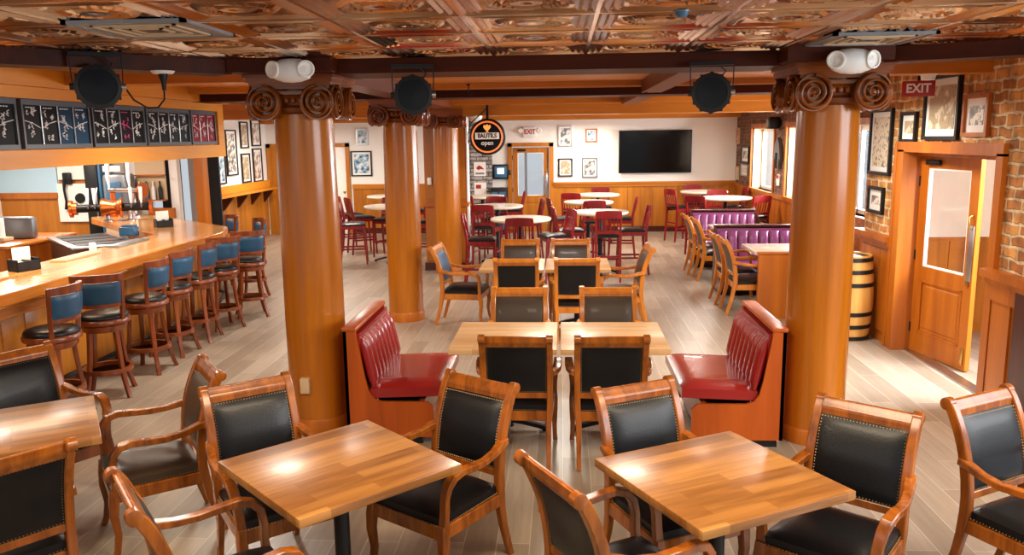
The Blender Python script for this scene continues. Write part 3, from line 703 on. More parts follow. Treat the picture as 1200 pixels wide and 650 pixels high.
make_booth((-1.50, 6.17, 0), -PI/2, 'red vinyl booth bench on the left, its wooden back against the left column')
make_booth((1.48, 6.16, 0), PI/2, 'red vinyl booth bench on the right, its wooden back against the right column')

# ------------------------------------------------------------------ bar
t = thing('bar_counter', 'long wooden bar counter turning back at its far corner, in front of the stools', 'bar', (0, 0, 0))
top_poly = [(-4.40, 3.2), (-4.40, 10.14), (-4.62, 10.84), (-6.95, 12.95), (-7.42, 12.36), (-5.16, 10.02), (-5.16, 3.2)]
MB().prism([(x, y) for x, y in top_poly], 1.035, 1.08, 'XY').build('bar_top', M['bar'], t, 0)
def offs(path, d):
    out = []
    for i, p in enumerate(path):
        a, c = Vector(path[max(i-1, 0)]), Vector(path[min(i+1, len(path)-1)]); tg = (c-a).normalized(); out.append((p[0]+tg.y*d, p[1]-tg.x*d))
    return out
edge = [(-4.40, 3.2), (-4.40, 6.5), (-4.40, 10.10), (-4.43, 10.22), (-4.60, 10.78), (-4.66, 10.86), (-6.9, 12.90)]
e1 = MB().sweep([(x, y, 1.03) for x, y in offs(edge, .01)], .10, .05, (0, 0, 1)); e1.build('bar_nosing', M['barred'], t)
MB().tube([(x, y, .965) for x, y in offs(edge, -.03)], .035, 10).build('arm_rail', M['barred'], t)
MB().sweep([(x, y, .90) for x, y in offs(edge, -.09)], .10, .05, (0, 0, 1)).build('cove_molding', M['barred'], t)
fp = offs(edge, -.20)
m = MB()
for (x0, y0), (x1, y1) in zip(fp, fp[1:]):
    L = math.hypot(x1-x0, y1-y0)
    if L < .15: continue
    n = max(1, int(L/.30)); a = math.atan2(y1-y0, x1-x0)
    for k in range(n):
        f = (k+.5)/n; m.rbox(x0+(x1-x0)*f, y0+(y1-y0)*f, .46, L/n-.008, .03, .88, .006, a)
m.build('front_boards', M['honeyz'], t, 25)
fr = offs(edge, -.24)
MB().prism(fr+[(-6.85, 12.6), (-5.0, 10.2), (-4.98, 3.2)][0:3], 0, 1.035, 'XY').build('carcass', M['panel'], t, 0)
MB().tube([(x, y, .17) for x, y in offs(edge, -.06)], .022, 10).build('foot_rail', M['black'], t)
MB().sweep([(x, y, .06) for x, y in offs(edge, -.195)], .12, .02, (0, 0, 1)).build('kick_board', M['darkpanel'], t)
MB().sweep([(-5.16, 3.2, 1.02), (-5.16, 10.0, 1.02), (-7.40, 12.34, 1.02)], .09, .03, (0, 0, 1)).build('inner_edge', M['barred'], t)

def make_stool():
    t = thing('bar_stool', 'x', 'stool')
    for k in range(4):
        a = PI/4+k*PI/2; c_, s_ = math.cos(a), math.sin(a)
        p = [(.145, .66), (.158, .5), (.175, .33), (.20, .17), (.235, .05), (.255, 0)]
        MB().sweep([(c_*r, s_*r, z) for r, z in p], .042, .036, (-s_, c_, 0), [1.1, 1, .95, .9, .9, .95]).build('leg', M['stool'], t)
    ring = MB().lathe([(.178, .225), (.21, .225), (.21, .262), (.178, .262), (.178, .225)], 32); ring.build('foot_ring', M['stool'], t, 40)
    MB().lathe([(0, .60), (.175, .60), (.19, .62), (.19, .655), (0, .655)], 32).build('leg_frame', M['stool'], t, 40)
    MB().lathe([(0, .66), (.20, .66), (.222, .672), (.225, .70), (.215, .715), (0, .715)], 36).build('seat_ring', M['stool'], t, 40)
    MB().lathe([(0, .71), (.205, .71), (.212, .73), (.20, .752), (.15, .765), (.07, .77), (0, .771)], 36).build('seat_cushion', M['leather'], t, 50)
    R = .235
    def arc(z, r, a0, a1, n=12): return [(math.sin(a0+(a1-a0)*k/n)*r, -math.cos(a0+(a1-a0)*k/n)*r+.03, z) for k in range(n+1)]
    A = math.radians(50)
    for s in (-1, 1):
        x, y = math.sin(s*A)*R, -math.cos(s*A)*R+.03
        MB().sweep([(x*.92, y*.92, .66), (x*.96, y*.98, .74), (x, y*1.02, .85), (x*1.04, y*1.12, 1.0), (x*1.07, y*1.2, 1.11)], .036, .034, (math.cos(s*A), math.sin(s*A), 0)).build('back_post', M['stool'], t)
    def rail(z, h, dr, thick):
        P = arc(z, R+dr, -A, A); m = MB(); rings = []
        for x, y, zz in P:
            d = Vector((x, y-.03, 0)).normalized(); p = Vector((x, y, zz)); u = Vector((0, 0, 1)); ed = .012*math.cos(x*6)
            rings.append([p-d*thick/2-u*h/2, p+d*thick/2-u*h/2, p+d*thick/2+u*(h/2+ed), p-d*thick/2+u*(h/2+ed)])
        return m.loft(rings)
    rail(1.085, .055, .032, .026).build('top_rail', M['stool'], t)
    rail(.845, .032, .0, .024).build('lower_back_rail', M['stool'], t)
    def bp(u, v):
        z = .955+v*.095; r = R+.004+.02*(v+1)/2; a = u*(A-.07); n = (math.sin(a), -math.cos(a), .05)
        return (math.sin(a)*r, -math.cos(a)*r+.03, z), n, .014*(1-abs(u)**6)*(1-abs(v)**6)
    MB().pad(bp, 14, 8, .02).build('back_cushion', M['leatherblue'], t)
    return t
ST = make_stool()
SL = ['bar stool nearest the camera, dark round seat showing beside the front of the counter', 'second bar stool from the camera, broad dark blue back turned to us', 'third bar stool from the camera, black seat showing left of its blue back',
      'fourth bar stool from the camera along the bar', 'fifth bar stool from the camera along the bar', 'sixth bar stool from the camera, near the far bar corner', 'farthest bar stool in the row, broad bright blue back at the bar corner']
SP = [(-4.17, 6.22, 88), (-4.08, 6.82, 22), (-4.10, 7.58, 90), (-4.15, 8.22, 86), (-4.15, 8.84, 92), (-4.12, 9.42, 48), (-4.02, 10.08, 26)]
for i, ((x, y, a), l) in enumerate(zip(SP, SL)):
    if i == 0: ST.location = (x, y, 0); ST.rotation_euler = (0, 0, math.radians(a)); tag(ST, l, 'stool', 'bar stools along the counter')
    else: dup(ST, (x, y, 0), math.radians(a), l, 'bar stools along the counter')
dup(ST, (-4.52, 11.42, 0), math.radians(130), 'bar stool round the far corner of the bar, only its back frame showing', 'stools beyond the bar corner')
dup(ST, (-5.15, 11.95, 0), math.radians(135), 'bar stool farthest round the bar corner, mostly hidden by the counter', 'stools beyond the bar corner')

# things on and behind the bar
def caddy(loc, rz, label):
    t = thing('napkin_caddy', label, 'caddy', loc, rz, 'napkin caddies on the bar')
    MB().span(-.11, .11, -.075, .075, 0, .012).span(-.11, -.10, -.075, .075, 0, .11).span(.10, .11, -.075, .075, 0, .11).span(-.11, .11, -.075, -.065, 0, .09).span(-.11, .11, .065, .075, 0, .11).span(-.005, .005, -.075, .075, 0, .10).build('tray', M['black'], t, 0)
    MB().span(-.085, -.02, -.055, .055, .013, .085).build('napkins', M['white'], t, 0)
    MB().rbox(.05, 0, .05, .05, .08, .07, .01).build('condiments', M['brass'], t)
    MB().rbox(.0, .03, .15, .17, .006, .13, .002).build('card', M['paper'], t)
caddy((-5.0, 7.17, 1.08), 1.15, 'black napkin caddy with white card on the bar, nearest the camera')
caddy((-5.50, 10.86, 1.08), .75, 'small black napkin caddy with white card at the far turn of the bar')
for i, (x, y, l, lab) in enumerate(((-4.98, 7.95, .62, 'long wooden board lying on the bar behind the nearer napkin caddy'), (-5.02, 9.05, .7, 'grey bar mat along the inner edge of the bar, farther along'))):
    tag(MB().rbox(0, 0, .012, .16, l, .024, .004).build('bar_mat', M['tan' if i == 0 else 'grey'], None, 25, (x, y, 1.08)), lab, 'mat')
tag(MB().lathe([(0, 0), (.035, 0), (.04, .05), (.03, .09), (0, .09)], 14).build('small_jar', M['white'], None, 40, (-5.10, 8.46, 1.08)), 'small white jar on the inner edge of the bar between the mats', 'jar')
tag(MB().rbox(0, 0, .008, .05, .2, .016, .003).build('wooden_stick', M['barred'], None, 25, (-4.86, 6.62, 1.08)), 'short orange wooden stick lying on the bar at the left edge', 'stick')
# back counter with cup rack
t = thing('back_counter', 'low wooden counter behind the bar at the left edge with a rounded corner', 'counter', (-8.1, 10.6, 0))
MB().rbox(0, 0, .93, 2.1, 1.5, .05, .02).build('counter_top', M['barred'], t)
MB().span(-1.0, .95, -.68, .68, .1, .905).build('cabinet_body', M['panel'], t, 0)
for k in range(3):
    f = MB().rbox(-.6+k*.62, -.69, .5, .56, .02, .7, .006).build('cabinet_door', M['honeyz'], t)
    MB().lathe([(0, 0), (.014, 0), (.014, .03), (0, .03)], 10, (-.36+k*.62, -.70, .6), 'Y').build('knob', M['brass'], f)
MB().span(.90, .98, -.72, -.64, 0, .905).build('corner_post', M['panel'], t, 0)
t = thing('towel_holder', 'white paper roll beside a grey metal bin on the back counter', 'dispenser', (-7.55, 10.35, .955))
MB().lathe([(0, 0), (.10, 0), (.10, .30), (.03, .30), (.03, .31), (0, .31)], 20).build('roll', M['white'], t, 40)
MB().rbox(.10, .30, .15, .50, .12, .3, .04).build('metal_bin', M['grey'], t)
MB().rbox(.12, -.02, .03, .12, .2, .05, .01).build('red_label', M['tan'], t)
# prep station
t = thing('prep_station', 'brown metal ice and prep station inside the bar', 'prep station', (-6.05, 10.05, 0.12), math.radians(-47))
MB().span(-.72, .72, -.36, .36, .0, .86).build('body', plain('brown_cabinet', (96, 62, 40), .5), t, 0)
MB().rbox(0, 0, .87, 1.5, .78, .03, .006).build('steel_top', M['steel'], t)
for k in range(4): MB().span(-.66+k*.34, -.38+k*.34, -.30, .30, .884, .892).build('well_lid', M['black'], t, 0)
for sx in (-.65, .65):
    for sy in (-.3, .3): MB().lathe([(0, -.12), (.03, -.12), (.03, 0), (0, 0)], 10, (sx, sy, 0)).build('foot', M['black'], t)
tag(MB().rbox(0, 0, .06, .22, .12, .12, .012).rbox(0, .02, .13, .18, .08, .03, .008).build('blue_bottle_rack', M['bluecloth'], None, 25, (-5.72, 10.35, 1.015)), 'small blue plastic rack inside the bar below the far turn', 'rack')
# draught tower: copper ends, black barrel pipes, white taps
t = thing('beer_tap_tower', 'copper and black horizontal beer tap tower on the far leg of the bar', 'beer tap', (-6.64, 11.72, 1.08), math.radians(22))
def hcyl(x0, x1, r, z, mat, name, n=24): return MB().lathe([(0, x0), (r, x0), (r, x1), (0, x1)], n, (0, 0, z), 'X').build(name, M[mat], t, 40)
hcyl(-.52, .50, .06, .20, 'black', 'barrel_pipe')
hcyl(-.62, -.58, .125, .20, 'copper', 'copper_disc'); hcyl(-.58, -.52, .09, .20, 'copper', 'copper_flange')
MB().lathe([(0, -.20), (.13, -.20), (.14, -.17), (.09, -.03), (.12, .05), (.15, .07), (.15, .09), (0, .09)], 28, (0, 0, .20), 'X').build('copper_cone', M['copper'], t, 40)
hcyl(.46, .50, .12, .20, 'copper', 'copper_ring')
for x in (-.12, .18):
    MB().lathe([(0, 0), (.07, 0), (.07, .015), (.035, .03), (.035, .15), (0, .15)], 16, (x, 0, 0)).build('support_leg', M['steel'], t)
for x in (-.36, -.27, .22, .36):
    MB().tube([(x, -.05, .23), (x, -.11, .26), (x, -.12, .20)], .012, 8).build('tap_spout', M['steel'], t)
    MB().sweep([(x, -.10, .26), (x, -.09, .34), (x, -.075, .50)], .04, .025, (1, 0, 0), [.5, 1, 1.3]).build('tap_handle', M['white'], t)
t = thing('pipe_tap_tower', 'silver pipe beer tower with a copper end disc against the bar back wall', 'beer tap', (-6.7, 12.35, 1.08), math.radians(-5))
def h2(x0, x1, r, z, mat, name): return MB().lathe([(0, x0), (r, x0), (r, x1), (0, x1)], 24, (0, 0, z), 'X').build(name, M[mat], t, 40)
h2(-.40, .15, .04, .42, 'steel', 'pipe'); h2(.15, .19, .125, .41, 'copper', 'copper_disc')
for x in (-.35, 0.0):
    MB().lathe([(0, 0), (.09, 0), (.09, .02), (.04, .05), (.04, .38), (0, .38)], 16, (x, 0, 0)).build('support_leg', M['copper' if x < -.1 else 'steel'], t)
    MB().sweep([(x, -.07, .46), (x, -.09, .62), (x, -.07, .85)], .05, .035, (1, 0, 0), [.5, 1, 1.3]).build('tap_handle', M['white'], t)
# equipment on the back wall
tag(MB().span(-.52, .52, -.03, 0, 0, .74).build('pale_blue_screen', M['blueglow'], None, 0, (-9.15, 13.5, 1.40)), 'pale blue pane in the wall behind the bar at the left edge', 'screen')
t = thing('wall_telephone', 'black wall telephone on a cream board behind the bar', 'telephone', (-8.33, 13.44, 1.0))
MB().span(-.26, .30, 0, .05, .62, 1.08).build('notice_board', M['cream'], t, 0)
MB().span(-.30, .50, 0, .05, -.10, .55).build('backing_board', M['cream'], t, 0)
MB().rbox(-.08, -.03, .64, .15, .06, .2, .02).build('handset_cradle', M['black'], t)
MB().tube([(-.12, -.05, .62), (-.13, -.07, .45), (-.11, -.07, .25), (-.13, -.05, .12)], [.035, .02, .02, .035], 10).build('handset', M['black'], t)
MB().lathe([(0, 0), (.09, 0), (.08, .03), (0, .035)], 18, (.10, -.0, .30), 'Y').build('dial', M['black'], t)
t = thing('drinks_cooler', 'tall black and blue drinks cooler behind the bar', 'cooler', (-7.75, 13.2, 0))
MB().rbox(0, 0, 1.1, .22, .4, 2.1, .01).build('cabinet', M['black'], t); MB().rbox(.13, 0, 1.15, .05, .36, 2.0, .015).build('door_edge', M['bluecloth'], t)
MB().tube([(.09, -.2, .9), (.09, -.24, 1.0), (.09, -.24, 1.4), (.09, -.2, 1.5)], .012, 8).build('handle', M['steel'], t)
t = thing('glass_washer', 'blue and steel framed machine behind the bar beside the cooler', 'machine', (-7.36, 13.15, .95))
MB().rbox(0, 0, .40, .40, .34, .75, .05).build('housing', M['grey'], t); MB().rbox(0, -.18, .42, .26, .03, .46, .03).build('front_door', M['bluecloth'], t)
MB().rbox(0, -.19, .86, .3, .02, .1, .01).build('control_panel', M['white'], t); MB().span(-.2, .2, -.17, .17, -.95, .02).build('stand', M['tan'], t, 0)
t = thing('tall_shelf_unit', 'narrow shelf of bottles on the wall above the taps', 'shelf', (-6.92, 13.46, 1.25))
MB().span(-.30, .22, -.03, .0, -.0, .9).build('back_board', M['tan'], t, 0)
for z in (.0, .42): MB().span(-.30, .22, -.13, 0, z, z+.02).build('shelf_board', M['panel'], t, 0)
for i in range(4):
    x = -.22+i*.12
    tag(MB().lathe([(0, 0), (.035, 0), (.035, .19), (.014, .24), (.014, .31), (0, .31)], 12).build('bottle', M[('white', 'bluecloth', 'white', 'black')[i]], None, 40, (-6.92+x, 13.38, 1.271)), ('white bottle at the left end of the shelf above the taps', 'blue bottle on the shelf above the taps', 'white bottle on the shelf above the taps, right of the blue one', 'black bottle at the right end of the shelf above the taps')[i], 'bottle', 'bottles on the bar shelf')

# ------------------------------------------------------------------ menu boards on the soffit
def chalk(mb, cy, cz, w, h, n, x):
    for _ in range(n):
        y0 = cy+random.uniform(-w, w)*.8; z0 = cz+random.uniform(-h, h)*.8; p = []
        for k in range(7): p.append((x, y0+math.sin(k*2.1+_)*w*.22+random.uniform(-.01, .01), z0+(k-3)*h*.09+random.uniform(-.01, .01)))
        mb.tube(p, .0045, 4)
boards = [(5.85, 6.36, ['k', 'k']), (6.42, 7.38, ['k', 'k', 'b', 'b']), (7.42, 8.38, ['k', 'k', 'k', 'k']), (8.42, 9.42, ['k', 'k', 'n', 'n']), (9.46, 10.14, ['r', 'r', 'r'])]
mk = dict(k=plain('black_chalkboard', (10, 10, 14), .6, spec=.15), b=plain('blue_chalkboard', (20, 54, 80), .6, spec=.15), n=plain('slate_blue_chalkboard', (24, 34, 46), .6, spec=.15), r=plain('red_chalkboard', (132, 24, 40), .6, spec=.15))
BL = ['chalk menu board at the left edge, cut by the frame', 'chalk menu board with two black and two blue panels', 'chalk menu board with four black panels, in the middle of the row', 'chalk menu board right of the middle, black and slate panels', 'red chalk menu board at the right end of the row']
chalkm = plain('white_chalk', (226, 226, 226), .9); chalkp = plain('pink_chalk', (206, 70, 130), .9)
for (y0, y1, cs), l in zip(boards, BL):
    t = thing('menu_board', l, 'menu board', (FX, (y0+y1)/2, 2.2), 0, 'menu boards above the bar')
    yy = (y1-y0)/2; D = .035
    MB().span(.0, D, -yy, yy, 0, .035).span(0, D, -yy, yy, .355, .40).span(0, D, -yy, -yy+.022, .035, .355).span(0, D, yy-.022, yy, .035, .355).build('frame', M['frame'], t, 0)
    n = len(cs); w = (2*yy-.044)/n
    for k, c in enumerate(cs):
        cy = -yy+.022+w*(k+.5)
        p = MB().span(.004, .02, cy-w/2+.004, cy+w/2-.004, .035, .355).build('panel', mk[c], t, 0)
        m = MB()
        for q in (.26, .14): chalk(m, cy, q, w*.3, .07, 4, .0225)
        m.tube([(.0225, cy-w*.45, .20+.03*(-1)**k), (.0225, cy, .21), (.0225, cy+w*.45, .20-.03*(-1)**k)], .004, 4)
        for q in range(4): m.box(.0215, cy-w*.25+q*w*.14, .335, .003, w*.09, .008)
        m.build('chalk_writing', chalkp if (c == 'k' and k == 2) else chalkm, p, 0)
        if k: MB().span(0, D-.004, cy-w/2-.007, cy-w/2+.007, .035, .355).build('divider', M['steel'], t, 0)

# ------------------------------------------------------------------ stage lights, emergency lights, ceiling fittings
def stage_light(loc, label, tilt=0.0, cable=True):
    t = thing('stage_light', label, 'stage light', loc, tilt, 'black stage lights on the front beam'); t.scale = (.9, .9, .9)
    MB().span(-.16, .16, -.02, .02, .20, .225).build('clamp_bar', M['black'], t, 0)
    MB().sweep([(-.155, 0, .21), (-.155, 0, .10), (-.150, 0, 0)], .008, .03, (1, 0, 0)).sweep([(.155, 0, .21), (.155, 0, .10), (.150, 0, 0)], .008, .03, (1, 0, 0)).span(-.16, .16, -.016, .016, .198, .206).build('yoke', M['black'], t)
    m = MB().lathe([(0, .12), (.09, .12), (.115, .08), (.12, .02), (.145, .0), (.145, -.02), (.118, -.024), (.118, -.012), (0, -.012)], 32, (0, 0, 0), 'Y')
    m.v = [(x, -y, z) for x, y, z in m.v]
    m.build('lamp_can', M['black'], t)
    fin = MB().tube([(math.cos(2*PI*k/36)*.136, .012, math.sin(2*PI*k/36)*.136) for k in range(36)], .008, 6, True)
    for k in range(12):
        a = 2*PI*k/12; fin.box(math.cos(a)*.138, 0.012, math.sin(a)*.138, .03, .03, .03)
    fin.build('rim_clips', M['black'], t, 0)
    MB().lathe([(0, 0), (.112, 0), (.112, .006), (0, .012)], 32, (0, -.014, 0), 'Y').build('lens', plain('dark_blue_lens', (12, 18, 26), .4, 0, 0, spec=.2), t)
    for s in (-1, 1): MB().lathe([(0, 0), (.022, 0), (.022, .03), (0, .03)], 12, (s*.155-.015, 0, 0), 'X').build('tilt_knob', M['black' if s < 0 else 'steel'], t)
    MB().tube([(.06, .05, .10), (.10, .05, .16), (.04, .02, .21), (-.05, .02, .205)], .006, 6).build('cable', M['black'], t)
    return t
stage_light((-2.78, 4.84, 2.575), 'black stage light hanging at the left above the menu boards', math.radians(30))
stage_light((-1.01, 5.62, 2.535), 'black stage light hanging right of the left front column', math.radians(10))
stage_light((1.0, 5.62, 2.515), 'black stage light hanging left of the right front column', math.radians(-10))
t = thing('ceiling_outlet', 'white ceiling outlet on the left beam feeding the stage light with a black cable', 'outlet', (-2.55, 5.20, 2.69))
MB().lathe([(0, -.02), (.06, -.018), (.075, 0), (0, 0)], 20).build('plate', M['white'], t)
MB().lathe([(0, -.12), (.012, -.12), (.016, -.07), (.03, -.03), (.03, -.018), (0, -.018)], 14).build('plug', M['black'], t)
MB().tube([(0, 0, -.11), (0, -.01, -.18), (-.02, -.06, -.23), (-.05, -.14, -.235), (-.085, -.23, -.19), (-.10, -.28, -.13)], .006, 6).build('cable', M['black'], t)
def emergency(loc, label):
    t = thing('emergency_light', label, 'emergency light', loc, 0, 'emergency lights on the column tops')
    m = MB().lathe([(0, -.12), (.055, -.115), (.075, -.06), (.08, 0), (.075, .06), (.055, .115), (0, .12)], 24, (0, -.06, 0), 'X'); m.build('body', M['white'], t)
    for s in (-1, 1):
        q = MB().lathe([(0, 0), (.045, 0), (.056, .03), (.056, .05), (.046, .052), (.042, .038), (0, .036)], 22, (0, 0, 0), 'Y')
        q.move(s*.095, -.075, .005, s*.45); q.build('lamp_head', M['paper'], t)
    MB().span(-.06, .06, -.02, .0, -.03, .07).build('wall_bracket', M['black'], t, 0)
    return t
emergency((-1.80, 5.54, 2.70), 'white twin headed emergency light on top of the left front column')
emergency((1.83, 5.46, 2.685), 'white twin headed emergency light on top of the right front column')
t = thing('dome_light', 'white dome light under the beam above the round sign', 'light', (-1.40, 13.32, 2.575), 0)
MB().lathe([(0, -.10), (.05, -.095), (.10, -.06), (.125, -.01), (.125, 0), (0, 0)], 24).build('dome', M['paper'], t); MB().lathe([(0, 0), (.13, 0), (.13, .012), (0, .012)], 24, (0, 0, -.006)).build('rim', M['steel'], t)
def vent(loc, label, rz=0):
    t = thing('ceiling_vent', label, 'vent', loc, rz, 'ceiling vents')
    MB().span(-.27, .27, -.27, .27, -.012, .0).span(-.285, .285, -.285, -.26, -.017, 0).span(-.285, .285, .26, .285, -.017, 0).span(-.285, -.26, -.285, .285, -.017, 0).span(.26, .285, -.285, .285, -.017, 0).build('panel', M['grey'], t, 0)
    for k in range(3):
        a = .20-k*.06; MB().span(-a, a, -a, -a+.015, -.019, -.010).span(-a, a, a-.015, a, -.019, -.010).span(-a, -a+.015, -a, a, -.019, -.010).span(a-.015, a, -a, a, -.019, -.010).build('louver', M['tan'], t, 0)
    MB().span(-.05, .05, -.05, .05, -.018, -.010).build('grille', M['black'], t, 0)
vent((-1.95, 3.92, 2.784), 'pale square ceiling vent on the left of the tin ceiling')
vent((1.78, 5.0, 2.784), 'pale square ceiling vent above the right front column')
t = thing('ceiling_sensor', 'small blue ceiling sensor on the tin ceiling above the middle', 'sensor', (.53, 3.76, 2.782))
MB().lathe([(0, -.03), (.02, -.027), (.03, -.012), (.032, 0), (0, 0)], 16).build('body', M['bluecloth'], t); MB().lathe([(0, 0), (.036, 0), (.036, .006), (0, .006)], 16, (0, 0, -.004)).build('ring', M['grey'], t)
for x, y, l in ((-1.02, 9.1, 'black hook hanging from the beam right of the second stage light'), (.90, 9.1, 'black hook hanging from the beam left of the third stage light')):
    t = thing('ceiling_hook', l, 'hook', (x, y, 2.80)); MB().lathe([(0, 0), (.02, 0), (.02, .02), (0, .02)], 10).build('plate', M['black'], t)
    MB().tube([(0, 0, 0), (0, 0, -.08), (.012, 0, -.105), (.03, 0, -.10), (.034, 0, -.085)], .007, 6).build('hook', M['black'], t)

# ------------------------------------------------------------------ high tables and red slat chairs
def make_red_chair():
    t = thing('high_chair', 'x', 'chair')
    def yb(z): return -.205-(.0 if z < .74 else (z-.74)*.20)-(.05*(1-z/.5) if z < .5 else 0)
    for s in (-1, 1):
        MB().sweep([(s*.185, yb(z), z) for z in (0, .2, .4, .6, .74, .85, .97, 1.08)], .036, .038, (1, 0, 0), [.85, .95, 1, 1.1, 1.1, 1, 1, .9]).build('rear_leg', M['red'], t)
        MB().sweep([(s*.20, .20+.03*(1-z/.7), z) for z in (0, .3, .70)], .036, .036, (1, 0, 0), [.8, .95, 1.05]).build('front_leg', M['red'], t)
        MB().sweep([(s*.19, -.235, .28), (s*.20, .21, .28)], .03, .018, (0, 0, 1)).build('side_stretcher', M['red'], t)
        MB().sweep([(s*.195, -.21, .67), (s*.20, .20, .67)], .06, .024, (0, 0, 1)).build('side_rail', M['red'], t)
    MB().sweep([(-.20, .215, .30), (.20, .215, .30)], .035, .022, (0, 0, 1)).build('foot_rest', M['red'], t)
    MB().sweep([(-.185, -.215, .40), (.185, -.215, .40)], .03, .018, (0, 0, 1)).build('rear_stretcher', M['red'], t)
    MB().sweep([(-.20, .20, .67), (.20, .20, .67)], .06, .024, (0, 0, 1)).build('front_rail', M['red'], t)
    rings = []
    for k in range(9):
        u = -1+k/4; y = yb(1.06)-.025*(1-u*u); z1 = 1.115-.012*u*u; rings.append([(u*.195, y-.012, .99), (u*.195, y+.012, .995), (u*.195, y+.010, z1), (u*.195, y-.014, z1)])
    MB().loft(rings).build('top_rail', M['red'], t)
    MB().sweep([(-.185, yb(.77), .775), (0, yb(.77)-.01, .775), (.185, yb(.77), .775)], .045, .02, (0, 0, 1)).build('lower_back_rail', M['red'], t)
    for k in range(6):
        x = -.14+k*.056; MB().sweep([(x, yb(.77)-.008, .78), (x, yb(.88)-.022, .88), (x, yb(1.0)-.025, 1.0)], .019, .011, (1, 0, 0)).build('back_slat', M['red'], t)
    def seat(u, v): e = (1-abs(u)**5)*(1-abs(v)**5); return (u*(.205+.008*v), .005+v*.215, .715), (0, 0, 1), .025*e
    MB().pad(seat, 12, 12, .03).build('seat', M['leather'], t)
    return t
RC = make_red_chair(); RCN = [0]
def red_chair(x, y, deg, label):
    rz = math.radians(deg)
    if RCN[0] == 0: RC.location = (x, y, 0); RC.rotation_euler = (0, 0, rz); tag(RC, label, 'chair', 'red slat backed high chairs')
    else: dup(RC, (x, y, 0), rz, label, 'red slat backed high chairs')
    RCN[0] += 1
def high_table(x, y, r, label):
    t = thing('high_table', label, 'table', (x, y, 0), 0, 'high tables at the back')
    MB().lathe([(0, .985), (r-.02, .985), (r, 1.0), (r, 1.022), (r-.008, 1.03), (0, 1.03)], 40).build('tabletop', M['butcherwhite'], t)
    table_base(t, .985)
high_table(.62, 13.2, .46, 'round pale high table nearest the camera in the centre cluster of red chairs')
high_table(.50, 15.2, .46, 'round pale high table in the middle of the centre cluster of red chairs')
high_table(.75, 17.1, .46, 'round pale high table farthest back in the centre cluster, by the wall panelling')
high_table(-.62, 12.2, .46, 'round pale high table nearest the camera in the cluster left of centre')
high_table(-1.15, 14.5, .46, 'round pale high table in the middle of the cluster in front of the exit door')
high_table(-1.65, 16.9, .46, 'round pale high table farthest back, in front of the whitewashed brick strip')
high_table(-3.15, 14.65, .46, 'round pale high table between the left columns, nearer one')
high_table(-3.7, 17.2, .46, 'round pale high table between the left columns, farther one below the pictures')
high_table(3.15, 15.9, .50, 'round pale high table by the far window, nearer one')
high_table(3.05, 17.7, .50, 'round pale high table in the far right corner below the television end')
red_chair(.70, 12.62, 2, 'red slat backed high chair nearest the camera in the centre cluster, back to us')
red_chair(.13, 13.25, -85, 'red high chair at the left of the nearest centre high table, side view')
red_chair(1.14, 13.25, 92, 'red high chair at the right of the nearest centre high table, black seat in view')
red_chair(.02, 15.15, -80, 'dark red high chair at the left of the middle centre high table')
red_chair(1.10, 15.1, 85, 'red high chair at the right of the middle centre high table, tall leaning back')
red_chair(.55, 14.62, 5, 'red high chair on the near side of the middle centre high table')
red_chair(.25, 16.55, -15, 'red high chair on the near left of the farthest centre high table')
red_chair(.85, 17.75, 180, 'red high chair against the wall panelling behind the farthest centre high table')
red_chair(-.60, 11.66, 0, 'red slat backed high chair left of centre, back to us, behind the middle tables')
red_chair(-1.22, 12.15, -88, 'red high chair left of centre facing right, beside the panelled pier')
red_chair(-.10, 12.55, 110, 'red high chair right of the nearest left cluster table, grey seat in view')
red_chair(-1.30, 13.90, -10, 'red high chair on the near side of the high table facing the exit door')
red_chair(-.62, 14.75, 100, 'red high chair on the right of the high table facing the exit door')
red_chair(-1.25, 15.27, 180, 'red high chair behind the high table facing the exit door')
red_chair(-1.85, 16.25, -20, 'red high chair in front of the whitewashed brick strip')
red_chair(-1.05, 16.95, 95, 'red high chair right of the farthest left cluster table, close to the exit door')
red_chair(-3.78, 14.45, -78, 'dark red high chair between the left columns, nearest one, black seat in view')
red_chair(-3.35, 15.35, 170, 'red high chair behind the nearer high table between the left columns')
red_chair(-4.35, 16.35, -50, 'red high chair partly behind the left front column')
red_chair(-3.08, 17.2, 85, 'red high chair right of the farther high table between the left columns')
red_chair(-3.75, 17.85, 180, 'red high chair against the far wall between the left columns')
red_chair(-2.58, 14.75, 95, 'red high chair right of the nearer high table between the left columns')
red_chair(-3.95, 15.75, -60, 'red high chair beyond the nearest one between the left columns')
red_chair(2.50, 17.35, -62, 'dark red high chair left of the far right high tables, seen from the side')
red_chair(2.62, 15.45, -35, 'red high chair on the near left of the table by the far window')
red_chair(3.55, 15.35, 25, 'red high chair on the near right of the table by the far window, fanned slats')
red_chair(2.95, 18.35, 180, 'red high chair against the back wall under the television end')
red_chair(3.62, 17.45, 95, 'red high chair in the far right corner against the wainscot')
red_chair(3.15, 16.55, 178, 'red high chair behind the table by the far window')

